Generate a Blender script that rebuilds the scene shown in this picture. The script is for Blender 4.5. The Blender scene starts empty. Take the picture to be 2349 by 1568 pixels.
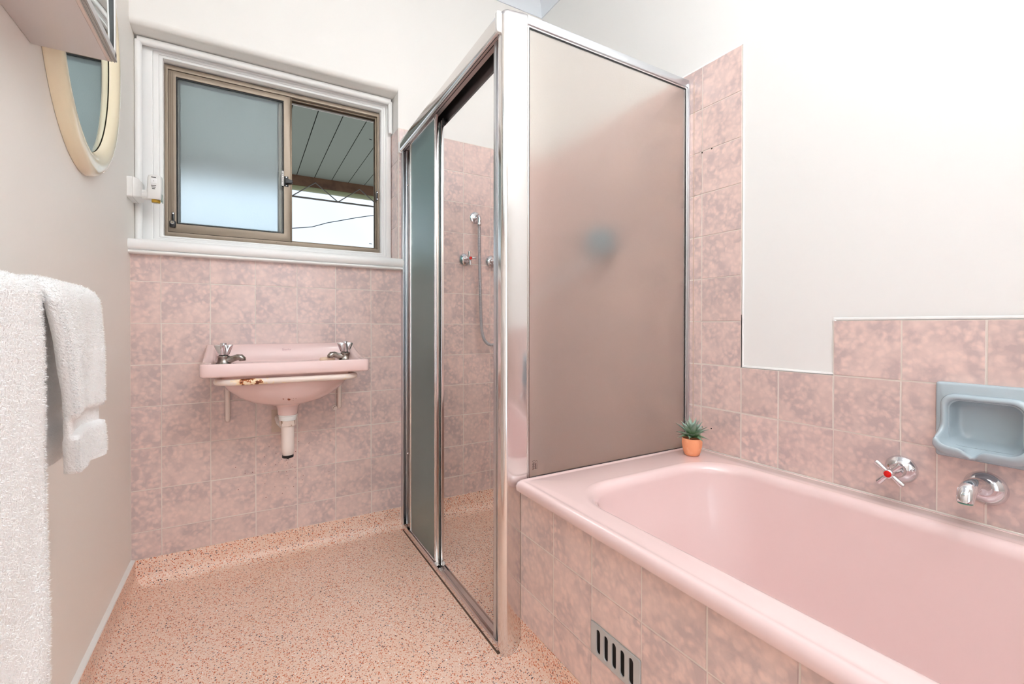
import bpy, bmesh, math, random
from mathutils import Vector, Matrix, noise
C = bpy.context.scene.collection
PI = math.pi
random.seed(7)

# ------------------------------------------------------------------ camera, world, lights, exposure
YAW, PIT, ROL = .5285, -.0062, .001
fw = Vector((math.sin(YAW)*math.cos(PIT), math.cos(YAW)*math.cos(PIT), math.sin(PIT)))
rt = Vector((math.cos(YAW), -math.sin(YAW), 0)); up = rt.cross(fw)
rt, up = math.cos(ROL)*rt + math.sin(ROL)*up, -math.sin(ROL)*rt + math.cos(ROL)*up
cam_d = bpy.data.cameras.new('camera'); cam = bpy.data.objects.new('camera', cam_d); C.objects.link(cam)
M4 = Matrix((rt, up, -fw)).transposed().to_4x4(); M4.translation = Vector((.3711, -2.1116, .9469))
cam.matrix_world = M4
cam_d.sensor_width = 36; cam_d.lens = 1045.6284/2349*36; cam_d.shift_y = -30.72/2349; cam_d.clip_start = .02
bpy.context.scene.camera = cam

sc = bpy.context.scene
sc.view_settings.view_transform = 'Standard'; sc.view_settings.look = 'None'
sc.view_settings.gamma = 1; sc.view_settings.use_curve_mapping = False
sc.view_settings.exposure = 0.14
sc.cycles.use_denoising = True; sc.cycles.use_adaptive_sampling = True; sc.cycles.adaptive_threshold = .02
sc.cycles.max_bounces = 10; sc.cycles.diffuse_bounces = 6; sc.cycles.glossy_bounces = 5
sc.cycles.transmission_bounces = 8; sc.cycles.sample_clamp_indirect = 6

w = bpy.data.worlds.new('sky'); sc.world = w; w.use_nodes = True
nt = w.node_tree; bg = nt.nodes['Background']
# overcast sky: soft cloud variation between pale blue and white
tc = nt.nodes.new('ShaderNodeTexCoord'); nz = nt.nodes.new('ShaderNodeTexNoise'); nz.inputs['Scale'].default_value = 2.2
nz.inputs['Detail'].default_value = 3
rp = nt.nodes.new('ShaderNodeValToRGB'); rp.color_ramp.elements[0].position = .35; rp.color_ramp.elements[1].position = .62
rp.color_ramp.elements[0].color = (.70, .83, .97, 1); rp.color_ramp.elements[1].color = (.90, .95, 1, 1)
nt.links.new(tc.outputs['Generated'], nz.inputs['Vector']); nt.links.new(nz.outputs['Fac'], rp.inputs['Fac'])
nt.links.new(rp.outputs['Color'], bg.inputs['Color']); bg.inputs['Strength'].default_value = 1.22

def area(name, loc, rot, sx, sy, power, col):
    d = bpy.data.lights.new(name, 'AREA'); d.shape = 'RECTANGLE'; d.size = sx; d.size_y = sy; d.energy = power; d.color = col
    o = bpy.data.objects.new(name, d); C.objects.link(o); o.location = loc; o.rotation_euler = rot
    return o
FILL_TOP = area('added_ceiling_fill', (1.15, -1.6, 2.62), (0, 0, 0), .22, .22, 1.2, (.99, .985, .98))  # weak overhead fill, added out of frame to brighten the room
FILL_UP = area('added_uplight_fill', (1.0, -2.66, 2.16), (math.radians(197), 0, 0), 1.0, .24, 60, (.99, .985, .98))  # main fill bounced off the ceiling, added behind the camera
FILL_REAR = area('added_rear_fill', (.75, -3.12, 1.25), (PI/2, 0, math.radians(12)), .85, 2.0, 5, (.99, .985, .98))  # soft fill added behind the camera, outside an assumed door opening

L, W, T, H = .0105, 1.7896, .1525, 2.65       # left wall, right tile face, tile pitch, wall height

# ------------------------------------------------------------------ materials
def lin(c):
    return tuple(((v/255)/12.92 if v/255 <= .04045 else ((v/255+.055)/1.055)**2.4) for v in c) + (1,)
def mat(name, rgb, rough=.5, metal=0, coat=0, bump=None, trans=0, ior=1.45, sheen=0, vary=None, spec=.5):
    m = bpy.data.materials.new(name); m.use_nodes = True; n = m.node_tree; b = n.nodes['Principled BSDF']
    b.inputs['Base Color'].default_value = lin(rgb); b.inputs['Roughness'].default_value = rough
    b.inputs['Metallic'].default_value = metal; b.inputs['Coat Weight'].default_value = coat
    b.inputs['Coat Roughness'].default_value = .08
    b.inputs['Transmission Weight'].default_value = trans; b.inputs['IOR'].default_value = ior
    b.inputs['Sheen Weight'].default_value = sheen; b.inputs['Specular IOR Level'].default_value = spec
    if bump or vary:
        t = n.nodes.new('ShaderNodeTexCoord')
    if bump:
        s, st, dist = bump
        z = n.nodes.new('ShaderNodeTexNoise'); z.inputs['Scale'].default_value = s; z.inputs['Detail'].default_value = 3
        k = n.nodes.new('ShaderNodeBump'); k.inputs['Strength'].default_value = st; k.inputs['Distance'].default_value = dist
        n.links.new(t.outputs['Object'], z.inputs['Vector']); n.links.new(z.outputs['Fac'], k.inputs['Height'])
        n.links.new(k.outputs['Normal'], b.inputs['Normal'])
    if vary:
        s, rgb2, lo, hi = vary
        z = n.nodes.new('ShaderNodeTexNoise'); z.inputs['Scale'].default_value = s; z.inputs['Detail'].default_value = 4
        r = n.nodes.new('ShaderNodeValToRGB'); r.color_ramp.elements[0].position = lo; r.color_ramp.elements[1].position = hi
        r.color_ramp.elements[0].color = lin(rgb); r.color_ramp.elements[1].color = lin(rgb2)
        n.links.new(t.outputs['Object'], z.inputs['Vector']); n.links.new(z.outputs['Fac'], r.inputs['Fac'])
        n.links.new(r.outputs['Color'], b.inputs['Base Color'])
    return m

def tile_material():
    m = bpy.data.materials.new('pink_mottled_tile'); m.use_nodes = True; n = m.node_tree; b = n.nodes['Principled BSDF']
    A = n.nodes.new; K = n.links.new
    t = A('ShaderNodeTexCoord'); oi = A('ShaderNodeObjectInfo')
    sc_ = A('ShaderNodeVectorMath'); sc_.operation = 'SCALE'; sc_.inputs[0].default_value = (31.7, 17.3, 23.1)
    K(oi.outputs['Random'], sc_.inputs['Scale'])
    ad = A('ShaderNodeVectorMath'); ad.operation = 'ADD'; K(t.outputs['Object'], ad.inputs[0]); K(sc_.outputs[0], ad.inputs[1])
    # cloudy large patches, with a finer broken network inside
    n1 = A('ShaderNodeTexNoise'); n1.inputs['Scale'].default_value = 10; n1.inputs['Detail'].default_value = 2; K(ad.outputs[0], n1.inputs['Vector'])
    n2 = A('ShaderNodeTexNoise'); n2.inputs['Scale'].default_value = 33; n2.inputs['Detail'].default_value = 3; n2.inputs['Distortion'].default_value = .9; K(ad.outputs[0], n2.inputs['Vector'])
    v = A('ShaderNodeTexVoronoi'); v.inputs['Scale'].default_value = 60; v.feature = 'SMOOTH_F1'
    v.inputs['Smoothness'].default_value = .6
    dis = A('ShaderNodeVectorMath'); dis.operation = 'ADD'
    n3 = A('ShaderNodeTexNoise'); n3.inputs['Scale'].default_value = 42; K(ad.outputs[0], n3.inputs['Vector'])
    s3 = A('ShaderNodeVectorMath'); s3.operation = 'SCALE'; s3.inputs['Scale'].default_value = .022; K(n3.outputs['Color'], s3.inputs[0])
    K(ad.outputs[0], dis.inputs[0]); K(s3.outputs[0], dis.inputs[1]); K(dis.outputs[0], v.inputs['Vector'])
    r1 = A('ShaderNodeMapRange'); r1.inputs['From Min'].default_value = .40; r1.inputs['From Max'].default_value = .62; K(n1.outputs['Fac'], r1.inputs['Value'])
    r2 = A('ShaderNodeMapRange'); r2.inputs['From Min'].default_value = .38; r2.inputs['From Max'].default_value = .68; K(n2.outputs['Fac'], r2.inputs['Value'])
    r3 = A('ShaderNodeMapRange'); r3.inputs['From Min'].default_value = .25; r3.inputs['From Max'].default_value = .62; K(v.outputs['Distance'], r3.inputs['Value'])
    a1 = A('ShaderNodeMath'); a1.operation = 'ADD'; K(r2.outputs[0], a1.inputs[0]); K(r3.outputs[0], a1.inputs[1])
    a2 = A('ShaderNodeMath'); a2.operation = 'MULTIPLY'; K(a1.outputs[0], a2.inputs[0])
    a3 = A('ShaderNodeMath'); a3.operation = 'MULTIPLY_ADD'; K(r1.outputs[0], a3.inputs[0]); a3.inputs[1].default_value = .42; a3.inputs[2].default_value = .30
    K(a3.outputs[0], a2.inputs[1])
    mx = A('ShaderNodeMix'); mx.data_type = 'RGBA'; mx.clamp_factor = True
    mx.inputs[6].default_value = lin((231, 204, 195)); mx.inputs[7].default_value = lin((197, 176, 173))
    K(a2.outputs[0], mx.inputs[0])
    # tile-to-tile shade differences
    h = A('ShaderNodeHueSaturation'); mr = A('ShaderNodeMapRange'); K(oi.outputs['Random'], mr.inputs['Value'])
    mr.inputs['To Min'].default_value = .93; mr.inputs['To Max'].default_value = 1.04
    K(mr.outputs[0], h.inputs['Value']); K(mx.outputs[2], h.inputs['Color']); K(h.outputs[0], b.inputs['Base Color'])
    b.inputs['Roughness'].default_value = .3; b.inputs['Coat Weight'].default_value = .35; b.inputs['Coat Roughness'].default_value = .12
    return m

def terrazzo_material():
    m = bpy.data.materials.new('terrazzo'); m.use_nodes = True; n = m.node_tree; b = n.nodes['Principled BSDF']
    A = n.nodes.new; K = n.links.new
    t = A('ShaderNodeTexCoord'); geo = A('ShaderNodeNewGeometry')
    wob = A('ShaderNodeTexNoise'); wob.inputs['Scale'].default_value = 160; K(geo.outputs['Position'], wob.inputs['Vector'])
    ws = A('ShaderNodeVectorMath'); ws.operation = 'SCALE'; ws.inputs['Scale'].default_value = .005; K(wob.outputs['Color'], ws.inputs[0])
    wa = A('ShaderNodeVectorMath'); wa.operation = 'ADD'; K(geo.outputs['Position'], wa.inputs[0]); K(ws.outputs[0], wa.inputs[1])
    base = A('ShaderNodeTexNoise'); base.inputs['Scale'].default_value = 3; base.inputs['Detail'].default_value = 4; K(geo.outputs['Position'], base.inputs['Vector'])
    br = A('ShaderNodeValToRGB'); K(base.outputs['Fac'], br.inputs['Fac'])
    br.color_ramp.elements[0].position = .35; br.color_ramp.elements[1].position = .68
    br.color_ramp.elements[0].color = lin((241, 214, 197)); br.color_ramp.elements[1].color = lin((236, 205, 184))
    cur = br.outputs['Color']
    for sc_, thr, lo, col, seed in ((280, .40, .40, (224, 164, 134), 1), (310, .36, .36, (246, 226, 212), 2), (235, .42, .28, (204, 112, 70), 3),
                              (165, .36, .16, (202, 106, 62), 4), (205, .38, .13, (104, 94, 96), 5), (150, .32, .07, (48, 44, 50), 6), (160, .34, .09, (252, 244, 238), 7)):
        sh = A('ShaderNodeVectorMath'); sh.operation = 'ADD'; sh.inputs[1].default_value = (seed*3.1, seed*1.7, seed*.9); K(wa.outputs[0], sh.inputs[0])
        v = A('ShaderNodeTexVoronoi'); v.inputs['Scale'].default_value = sc_; K(sh.outputs[0], v.inputs['Vector'])
        lt = A('ShaderNodeMath'); lt.operation = 'LESS_THAN'; lt.inputs[1].default_value = thr; K(v.outputs['Distance'], lt.inputs[0])
        sp = A('ShaderNodeSeparateColor'); K(v.outputs['Color'], sp.inputs[0])
        l2 = A('ShaderNodeMath'); l2.operation = 'LESS_THAN'; l2.inputs[1].default_value = lo; K(sp.outputs[0], l2.inputs[0])
        mu = A('ShaderNodeMath'); mu.operation = 'MULTIPLY'; K(lt.outputs[0], mu.inputs[0]); K(l2.outputs[0], mu.inputs[1])
        mx = A('ShaderNodeMix'); mx.data_type = 'RGBA'; mx.inputs[7].default_value = lin(col); K(cur, mx.inputs[6]); K(mu.outputs[0], mx.inputs[0])
        cur = mx.outputs[2]
    K(cur, b.inputs['Base Color']); b.inputs['Roughness'].default_value = .42
    return m

TILE = tile_material(); TERR = terrazzo_material()
GROUT = mat('grout', (228, 218, 209), .9)
PLAST_R = mat('painted_plaster_white', (241, 241, 239), .55, bump=(14, .05, .01))
PLAST_B = mat('painted_plaster_cream', (242, 240, 236), .55, bump=(9, .05, .01))
PLAST_L = mat('painted_plaster_beige', (247, 242, 235), .5, bump=(9, .06, .01))
CEIL = mat('ceiling_paint', (232, 238, 244), .7)
GLOSSW = mat('gloss_white_paint', (250, 250, 249), .28)
BRONZE = mat('bronze_anodised_aluminium', (140, 126, 111), .42, .4)
BRONZE2 = mat('dark_bronze_aluminium', (106, 92, 76), .4, .55)
BLACK = mat('black_plastic', (18, 18, 20), .35)
RUBBER = mat('black_seal', (8, 8, 9), .6)
CHROME = mat('polished_chrome', (225, 225, 228), .06, 1)
DULLCHROME = mat('worn_chrome', (165, 158, 152), .2, 1, vary=(60, (120, 108, 98), .45, .7))
ALU = mat('bright_anodised_aluminium', (226, 222, 220), .13, 1)
ALU2 = mat('satin_aluminium', (214, 216, 220), .3, 1)
GREYTUBE = mat('grey_enamelled_tube', (150, 152, 156), .35)
BATHP = mat('pink_bath_enamel', (230, 203, 200), .16, coat=.6)
BASINP = mat('pink_vitreous_china', (233, 204, 200), .14, coat=.5)
WHITEP = mat('white_plastic', (238, 237, 234), .32)
TERRA = mat('terracotta', (232, 154, 112), .75, vary=(38, (240, 176, 140), .5, .75))
SOIL = mat('dark_soil', (52, 38, 30), .9, bump=(200, .6, .003))
BLUEP = mat('grey_blue_porcelain', (172, 186, 193), .15, coat=.4)
VENT = mat('grey_painted_metal', (186, 186, 184), .4)
DARK = mat('dark_cavity', (14, 12, 11), .9)
CREAMP = mat('cream_plastic_frame', (243, 230, 200), .12, coat=.5)
MIRROR = mat('mirror_glass', (222, 232, 232), .015, 1)
LAMINATE = mat('white_laminate', (220, 214, 212), .35)
TOWEL = mat('white_terry', (254, 254, 253), .95, bump=(260, .9, .004), sheen=.2)
SOAPM = mat('cream_soap', (247, 222, 196), .35)
RED = mat('red_button', (205, 22, 18), .25); BLUE = mat('blue_button', (22, 62, 150), .25)
CAULK = mat('white_sealant', (232, 226, 218), .5)
OLDCAULK = mat('yellowed_sealant', (196, 170, 150), .6)
AMBER = mat('amber_oil', (226, 178, 60), .1, trans=.6)
CLEARG = mat('clear_green_glass', (210, 232, 222), .05, trans=.8)
BROWNW = mat('brown_beam_timber', (112, 80, 58), .7, vary=(9, (84, 56, 40), .45, .7))
GUTTER = mat('pale_green_gutter', (160, 162, 124), .5)
SOFFIT = mat('grey_soffit_board', (152, 157, 146), .6)
STEEL = mat('grey_steel', (112, 104, 98), .5, .3)
CABLE = mat('black_cable', (30, 34, 40), .6)
CONCRETE = mat('concrete_paving', (190, 186, 178), .85, vary=(4, (165, 160, 150), .4, .7))
PRINT = mat('printed_ink', (70, 48, 44), .7)
def stain_basin(m, p0=(.505, -.262, .682)):
    n = m.node_tree; b = n.nodes['Principled BSDF']; A = n.nodes.new; K = n.links.new
    base = tuple(b.inputs['Base Color'].default_value)
    g = A('ShaderNodeNewGeometry'); mp = A('ShaderNodeVectorMath'); mp.operation = 'SUBTRACT'; mp.inputs[1].default_value = p0; K(g.outputs['Position'], mp.inputs[0])
    sq = A('ShaderNodeVectorMath'); sq.operation = 'MULTIPLY'; sq.inputs[1].default_value = (16, 9, 60); K(mp.outputs[0], sq.inputs[0])
    ln = A('ShaderNodeVectorMath'); ln.operation = 'LENGTH'; K(sq.outputs[0], ln.inputs[0])
    z = A('ShaderNodeTexNoise'); z.inputs['Scale'].default_value = 95; z.inputs['Detail'].default_value = 4; K(g.outputs['Position'], z.inputs['Vector'])
    mr = A('ShaderNodeMapRange'); mr.inputs['To Min'].default_value = .16; mr.inputs['To Max'].default_value = -.2; K(ln.outputs['Value'], mr.inputs['Value'])
    ad = A('ShaderNodeMath'); K(z.outputs['Fac'], ad.inputs[0]); K(mr.outputs[0], ad.inputs[1])
    r = A('ShaderNodeValToRGB'); K(ad.outputs[0], r.inputs['Fac']); e = r.color_ramp.elements
    e[0].position = .585; e[0].color = base; e[1].position = .66; e[1].color = lin((158, 82, 60))
    K(r.outputs['Color'], b.inputs['Base Color'])
stain_basin(BASINP)
STAMP = mat('faded_maker_stamp', (196, 158, 158), .4)
RUSTY = mat('rust_fleck', (110, 52, 30), .9)

def rod_material():
    m = mat('enamelled_rod', (232, 206, 198), .3); n = m.node_tree; b = n.nodes['Principled BSDF']; A = n.nodes.new; K = n.links.new
    g = A('ShaderNodeNewGeometry'); z = A('ShaderNodeTexNoise'); z.inputs['Scale'].default_value = 70; z.inputs['Detail'].default_value = 5
    K(g.outputs['Position'], z.inputs['Vector'])
    d = A('ShaderNodeVectorMath'); d.operation = 'DISTANCE'; d.inputs[1].default_value = (.385, -.345, .755); K(g.outputs['Position'], d.inputs[0])
    mr = A('ShaderNodeMapRange'); mr.inputs['From Min'].default_value = .02; mr.inputs['From Max'].default_value = .075; mr.inputs['To Min'].default_value = .17; mr.inputs['To Max'].default_value = -.13
    K(d.outputs['Value'], mr.inputs['Value'])
    ad = A('ShaderNodeMath'); K(z.outputs['Fac'], ad.inputs[0]); K(mr.outputs[0], ad.inputs[1])
    r = A('ShaderNodeValToRGB'); K(ad.outputs[0], r.inputs['Fac']); e = r.color_ramp.elements
    e[0].position = .50; e[0].color = lin((240, 226, 216)); e[1].position = .54; e[1].color = lin((246, 226, 200))
    x = e.new(.66); x.color = lin((240, 214, 176)); x = e.new(.69); x.color = lin((170, 96, 44)); x = e.new(.78); x.color = lin((96, 44, 22))
    K(r.outputs['Color'], b.inputs['Base Color']); return m
ROD = rod_material(); PIPEW = mat('painted_white_metal', (240, 226, 218), .35)

def frost_material(name, rgb, rough, bumps, haze=.06, milk=0, ior=1.16):
    """thin obscure glass: rough refraction with little offset, a weak sheen and a light diffusing haze"""
    m = bpy.data.materials.new(name); m.use_nodes = True; n = m.node_tree; A = n.nodes.new; K = n.links.new
    n.nodes.remove(n.nodes['Principled BSDF']); out = n.nodes['Material Output']
    g = A('ShaderNodeNewGeometry'); z = A('ShaderNodeTexNoise'); z.inputs['Scale'].default_value = bumps; K(g.outputs['Position'], z.inputs['Vector'])
    k = A('ShaderNodeBump'); k.inputs['Strength'].default_value = .3; k.inputs['Distance'].default_value = .001
    K(z.outputs['Fac'], k.inputs['Height'])
    rf = A('ShaderNodeBsdfRefraction'); rf.inputs['IOR'].default_value = ior; rf.inputs['Roughness'].default_value = rough; rf.inputs['Color'].default_value = lin(rgb)
    gl = A('ShaderNodeBsdfGlossy'); gl.inputs['Roughness'].default_value = .32; gl.inputs['Color'].default_value = (1, 1, 1, 1)
    df = A('ShaderNodeBsdfDiffuse'); df.inputs['Color'].default_value = lin(rgb)
    fr = A('ShaderNodeFresnel'); fr.inputs['IOR'].default_value = 1.22; K(k.outputs['Normal'], fr.inputs['Normal'])
    for q in (rf, gl, df): K(k.outputs['Normal'], q.inputs['Normal'])
    m1 = A('ShaderNodeMixShader'); m1.inputs[0].default_value = haze; K(rf.outputs[0], m1.inputs[1]); K(df.outputs[0], m1.inputs[2])
    tl = A('ShaderNodeBsdfTranslucent'); tl.inputs['Color'].default_value = lin(rgb)
    m3 = A('ShaderNodeMixShader'); m3.inputs[0].default_value = milk; K(m1.outputs[0], m3.inputs[1]); K(tl.outputs[0], m3.inputs[2]); m1 = m3
    m2 = A('ShaderNodeMixShader'); K(fr.outputs[0], m2.inputs[0]); K(m1.outputs[0], m2.inputs[1]); K(gl.outputs[0], m2.inputs[2])
    K(m2.outputs[0], out.inputs['Surface']); return m
FROST_WIN = frost_material('obscure_window_glass', (250, 254, 255), .5, 260, .05, .16, 1.1)
FROST_REAR = frost_material('lightly_obscure_glass', (253, 255, 255), .2, 260, .02, 0, 1.04)
FROST_SCR = frost_material('frosted_shower_glass', (255, 251, 248), .42, 420, .05)
FROST_DOOR = frost_material('frosted_door_glass', (222, 238, 238), .50, 420, .06)

def leaf_material():
    m = mat('succulent_leaf', (96, 140, 84), .5); n = m.node_tree; b = n.nodes['Principled BSDF']; A = n.nodes.new; K = n.links.new
    t = A('ShaderNodeTexCoord'); s = A('ShaderNodeSeparateXYZ'); K(t.outputs['Object'], s.inputs[0])
    mr = A('ShaderNodeMapRange'); mr.inputs['From Max'].default_value = .055; K(s.outputs['X'], mr.inputs['Value'])
    r = A('ShaderNodeValToRGB'); e = r.color_ramp.elements; K(mr.outputs[0], r.inputs['Fac'])
    e[0].color = lin((84, 128, 58)); e[0].position = .1; e[1].color = lin((150, 170, 155)); e[1].position = .8
    K(r.outputs['Color'], b.inputs['Base Color']); return m
LEAF = leaf_material()

# ------------------------------------------------------------------ mesh helpers
class MB:
    def __init__(s): s.v = []; s.f = []
    def add(s, v, f):
        o = len(s.v); s.v += [tuple(p) for p in v]; s.f += [tuple(i+o for i in q) for q in f]; return s
    def box(s, lo, hi):
        x0, y0, z0 = lo; x1, y1, z1 = hi
        return s.add([(x0,y0,z0),(x1,y0,z0),(x1,y1,z0),(x0,y1,z0),(x0,y0,z1),(x1,y0,z1),(x1,y1,z1),(x0,y1,z1)],
                     [(0,3,2,1),(4,5,6,7),(0,1,5,4),(1,2,6,5),(2,3,7,6),(3,0,4,7)])
    def loft(s, loops, cap0=True, cap1=True, closed=True):
        n = len(loops[0]); v = [p for l in loops for p in l]; f = []
        for a in range(len(loops)-1):
            for i in range(n if closed else n-1):
                j = (i+1) % n; f.append((a*n+i, a*n+j, (a+1)*n+j, (a+1)*n+i))
        if cap0: f.append(tuple(range(n-1, -1, -1)))
        if cap1: f.append(tuple(range((len(loops)-1)*n, len(loops)*n)))
        return s.add(v, f)
    def prism(s, poly, axis, a, b):     # poly of 2D points over the other two axes in cyclic order
        def P(u, v, t): return {0: (t, u, v), 1: (u, t, v), 2: (u, v, t)}[axis]
        return s.loft([[P(u, v, a) for u, v in poly], [P(u, v, b) for u, v in poly]])
    def tube(s, path, r, seg=12, closed=False):
        path = [Vector(p) for p in path]; loops = []; n = len(path); prev = None
        for i, p in enumerate(path):
            d = (path[(i+1) % n] - path[i-1]) if closed else (path[min(i+1, n-1)] - path[max(i-1, 0)])
            d.normalize()
            if prev is None:
                a = Vector((0, 0, 1)) if abs(d.z) < .9 else Vector((1, 0, 0)); u = d.cross(a).normalized()
            else: u = (prev - d*prev.dot(d)).normalized()
            prev = u; v = d.cross(u); rr = r[i] if isinstance(r, (list, tuple)) else r
            loops.append([p + rr*(math.cos(2*PI*k/seg)*u + math.sin(2*PI*k/seg)*v) for k in range(seg)])
        if closed: loops.append(loops[0]); return s.loft(loops, False, False)
        return s.loft(loops)
    def lathe(s, prof, org, axis=(0, 0, 1), seg=24):    # prof: (radius, height along axis)
        ax = Vector(axis).normalized(); a = Vector((0, 0, 1)) if abs(ax.z) < .9 else Vector((1, 0, 0))
        u = ax.cross(a).normalized(); v = ax.cross(u); o = Vector(org)
        return s.loft([[o + ax*h + max(r, 1e-5)*(math.cos(2*PI*k/seg)*u + math.sin(2*PI*k/seg)*v) for k in range(seg)] for r, h in prof])
    def build(s, name, m, parent=None, bevel=0, smooth=True, angle=40, bseg=2, subs=0, origin=None):
        me = bpy.data.meshes.new(name); me.from_pydata(s.v, [], s.f); me.materials.append(m)
        bm = bmesh.new(); bm.from_mesh(me); bmesh.ops.remove_doubles(bm, verts=bm.verts, dist=1e-6)
        bmesh.ops.recalc_face_normals(bm, faces=bm.faces)
        if bevel:
            ed = [e for e in bm.edges if len(e.link_faces) == 2 and e.calc_face_angle(0) > .5]
            bmesh.ops.bevel(bm, geom=ed, offset=bevel, segments=bseg, affect='EDGES', profile=.5, clamp_overlap=True)
        if origin:
            bmesh.ops.translate(bm, verts=bm.verts, vec=-Vector(origin))
        if smooth:
            for f in bm.faces: f.smooth = True
            for e in bm.edges:
                if len(e.link_faces) == 2 and e.calc_face_angle(0) > math.radians(angle): e.smooth = False
        bm.to_mesh(me); bm.free()
        o = bpy.data.objects.new(name, me); C.objects.link(o)
        if origin: o.location = origin
        if parent: put(o, parent)
        if subs:
            q = o.modifiers.new('s', 'SUBSURF'); q.levels = q.render_levels = subs
        return o
def put(o, parent):     # parent keeping world place (parents are unrotated, at a location)
    o.parent = parent
    p = parent; off = Vector((0, 0, 0))
    while p: off += p.location; p = p.parent
    o.location = Vector(o.location) - off
def thing(name, label, cat, loc=(0, 0, 0), group=None):
    o = bpy.data.objects.new(name, None); o.empty_display_size = .05; C.objects.link(o); o.location = loc
    return tag(o, label, cat, group)
def tag(o, label, cat, group=None):
    o['label'] = label; o['category'] = cat
    if group: o['group'] = group
    return o
def struct(o, label=None, cat=None):
    o['kind'] = 'structure'
    if label: o['label'] = label
    if cat: o['category'] = cat
    return o
def box(name, lo, hi, m, parent=None, bevel=0, **k): return MB().box(lo, hi).build(name, m, parent, bevel, **k)
def rrect(x0, x1, y0, y1, r, z, n=8):
    r = max(min(r, (x1-x0)/2-1e-4, (y1-y0)/2-1e-4), 1e-4); out = []
    for cx, cy, a0 in ((x1-r, y1-r, 0), (x0+r, y1-r, 90), (x0+r, y0+r, 180), (x1-r, y0+r, 270)):
        for k in range(n+1):
            a = math.radians(a0 + 90*k/n); out.append((cx+r*math.cos(a), cy+r*math.sin(a), z))
    return out
def arc(cx, cy, r, a0, a1, n=6): return [(cx+r*math.cos(math.radians(a0+(a1-a0)*k/n)), cy+r*math.sin(math.radians(a0+(a1-a0)*k/n))) for k in range(n+1)]
def smooth(t): t = max(0, min(1, t)); return t*t*(3-2*t)

def plate(name, outer, holes, th, m, parent, to3d, bevel=.0006):    # flat plate with holes via a 2D curve
    cu = bpy.data.curves.new(name, 'CURVE'); cu.dimensions = '2D'; cu.fill_mode = 'BOTH'; cu.extrude = th/2-bevel; cu.bevel_depth = bevel; cu.bevel_resolution = 1
    for poly in [outer]+holes:
        sp = cu.splines.new('POLY'); sp.points.add(len(poly)-1); sp.use_cyclic_u = True
        for p, q in zip(sp.points, poly): p.co = (q[0], q[1], 0, 1)
    tmp = bpy.data.objects.new('tmp', cu); C.objects.link(tmp)
    me = bpy.data.meshes.new_from_object(tmp.evaluated_get(bpy.context.evaluated_depsgraph_get())); bpy.data.objects.remove(tmp)
    me.name = name; me.materials.clear(); me.materials.append(m); me.transform(to3d)
    o = bpy.data.objects.new(name, me); C.objects.link(o)
    if parent: put(o, parent)
    return o
def text(name, body, size, m, parent, mtx, ext=.0002):
    cu = bpy.data.curves.new(name, 'FONT'); cu.body = body; cu.size = size; cu.extrude = ext; cu.align_x = 'CENTER'
    tmp = bpy.data.objects.new('tmp', cu); C.objects.link(tmp)
    me = bpy.data.meshes.new_from_object(tmp.evaluated_get(bpy.context.evaluated_depsgraph_get())); bpy.data.objects.remove(tmp)
    me.name = name; me.materials.clear(); me.materials.append(m); me.transform(mtx)
    o = bpy.data.objects.new(name, me); C.objects.link(o)
    if parent: put(o, parent)
    return o

# ------------------------------------------------------------------ room shell
YF = -3.0   # wall behind the camera
floor = struct(box('floor', (L-.1, YF-1.0, -.1), (W+.1, .1, 0), TERR))
wl = struct(box('wall_left', (L-.12, YF-.1, 0), (L, .26, 2.85), PLAST_L))
SY0, SY1, SZ0, SZ1 = -1.836, -1.704, .669, .788
mb = MB(); mb.box((W+.006, YF-.1, 0), (W+.12, SY0, 2.85)).box((W+.006, SY1, 0), (W+.12, .26, 2.85)).box((W+.006, SY0, 0), (W+.12, SY1, SZ0)).box((W+.006, SY0, SZ1), (W+.12, SY1, 2.85)).box((W+.06, SY0, SZ0), (W+.12, SY1, SZ1))
wr = struct(mb.build('wall_right', PLAST_R, smooth=False))
ceil = struct(box('ceiling', (L-.12, YF-.1, 2.75), (W+.12, .26, 2.86), CEIL))
mb = MB(); mb.box((L, .0025, 0), (W+.02, .26, 1.215)).box((.988, .0025, 1.215), (W+.02, .26, 2.75)).box((L, .13, 1.215), (.988, .26, 1.285))
rn = .022   # bull-nosed plaster edge over the window recess
mbp = MB(); mbp.prism([(.0025, 2.75), (.0025, 2.04+rn)] + [(.0025+rn-rn*math.cos(math.radians(a)), 2.04+rn-rn*math.sin(math.radians(a))) for a in range(10, 91, 10)] + [(.26, 2.04), (.26, 2.75)], 0, L, .988)
mb.box((L, .21, 1.98), (.988, .259, 2.0402)).box((L, .20, 1.285), (.05, .258, 1.98)).box((.95, .20, 1.285), (.988, .258, 1.98))
wb = struct(mb.build('wall_back', PLAST_B, smooth=False)); mbp.build('plaster_header', PLAST_B, wb, angle=30)
# wall behind the camera, with an unseen open doorway added for the rear fill light
mb = MB(); mb.box((L-.1, YF-.12, 0), (.17, YF, 2.85)).box((1.07, YF-.12, 0), (W+.1, YF, 2.85)).box((.17, YF-.12, 2.1), (1.07, YF, 2.85))
wf = struct(mb.build('wall_front', PLAST_B))
mb = MB()
for x0, x1 in ((.13, .19), (1.05, 1.11)): mb.box((x0, YF, 0), (x1, YF+.015, 2.14))
mb.box((.13, YF, 2.08), (1.11, YF+.015, 2.14))
struct(mb.build('trim_2', GLOSSW, bevel=.004))
# cornice: concave plaster cove round the room
pr = [(0, 2.65), (.006, 2.65)] + [(.006+.085*(1-math.cos(math.radians(a))), 2.655+.085*math.sin(math.radians(a))) for a in range(0, 91, 10)] + [(.1, 2.745), (.1, 2.75)]
mb = MB(); mb.loft([[(L+o, YF+o, z), (W+.006-o, YF+o, z), (W+.006-o, .0025-o, z), (L+o, .0025-o, z)] for o, z in pr], False, False)
struct(mb.build('trim_3', CEIL, angle=30))

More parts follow.
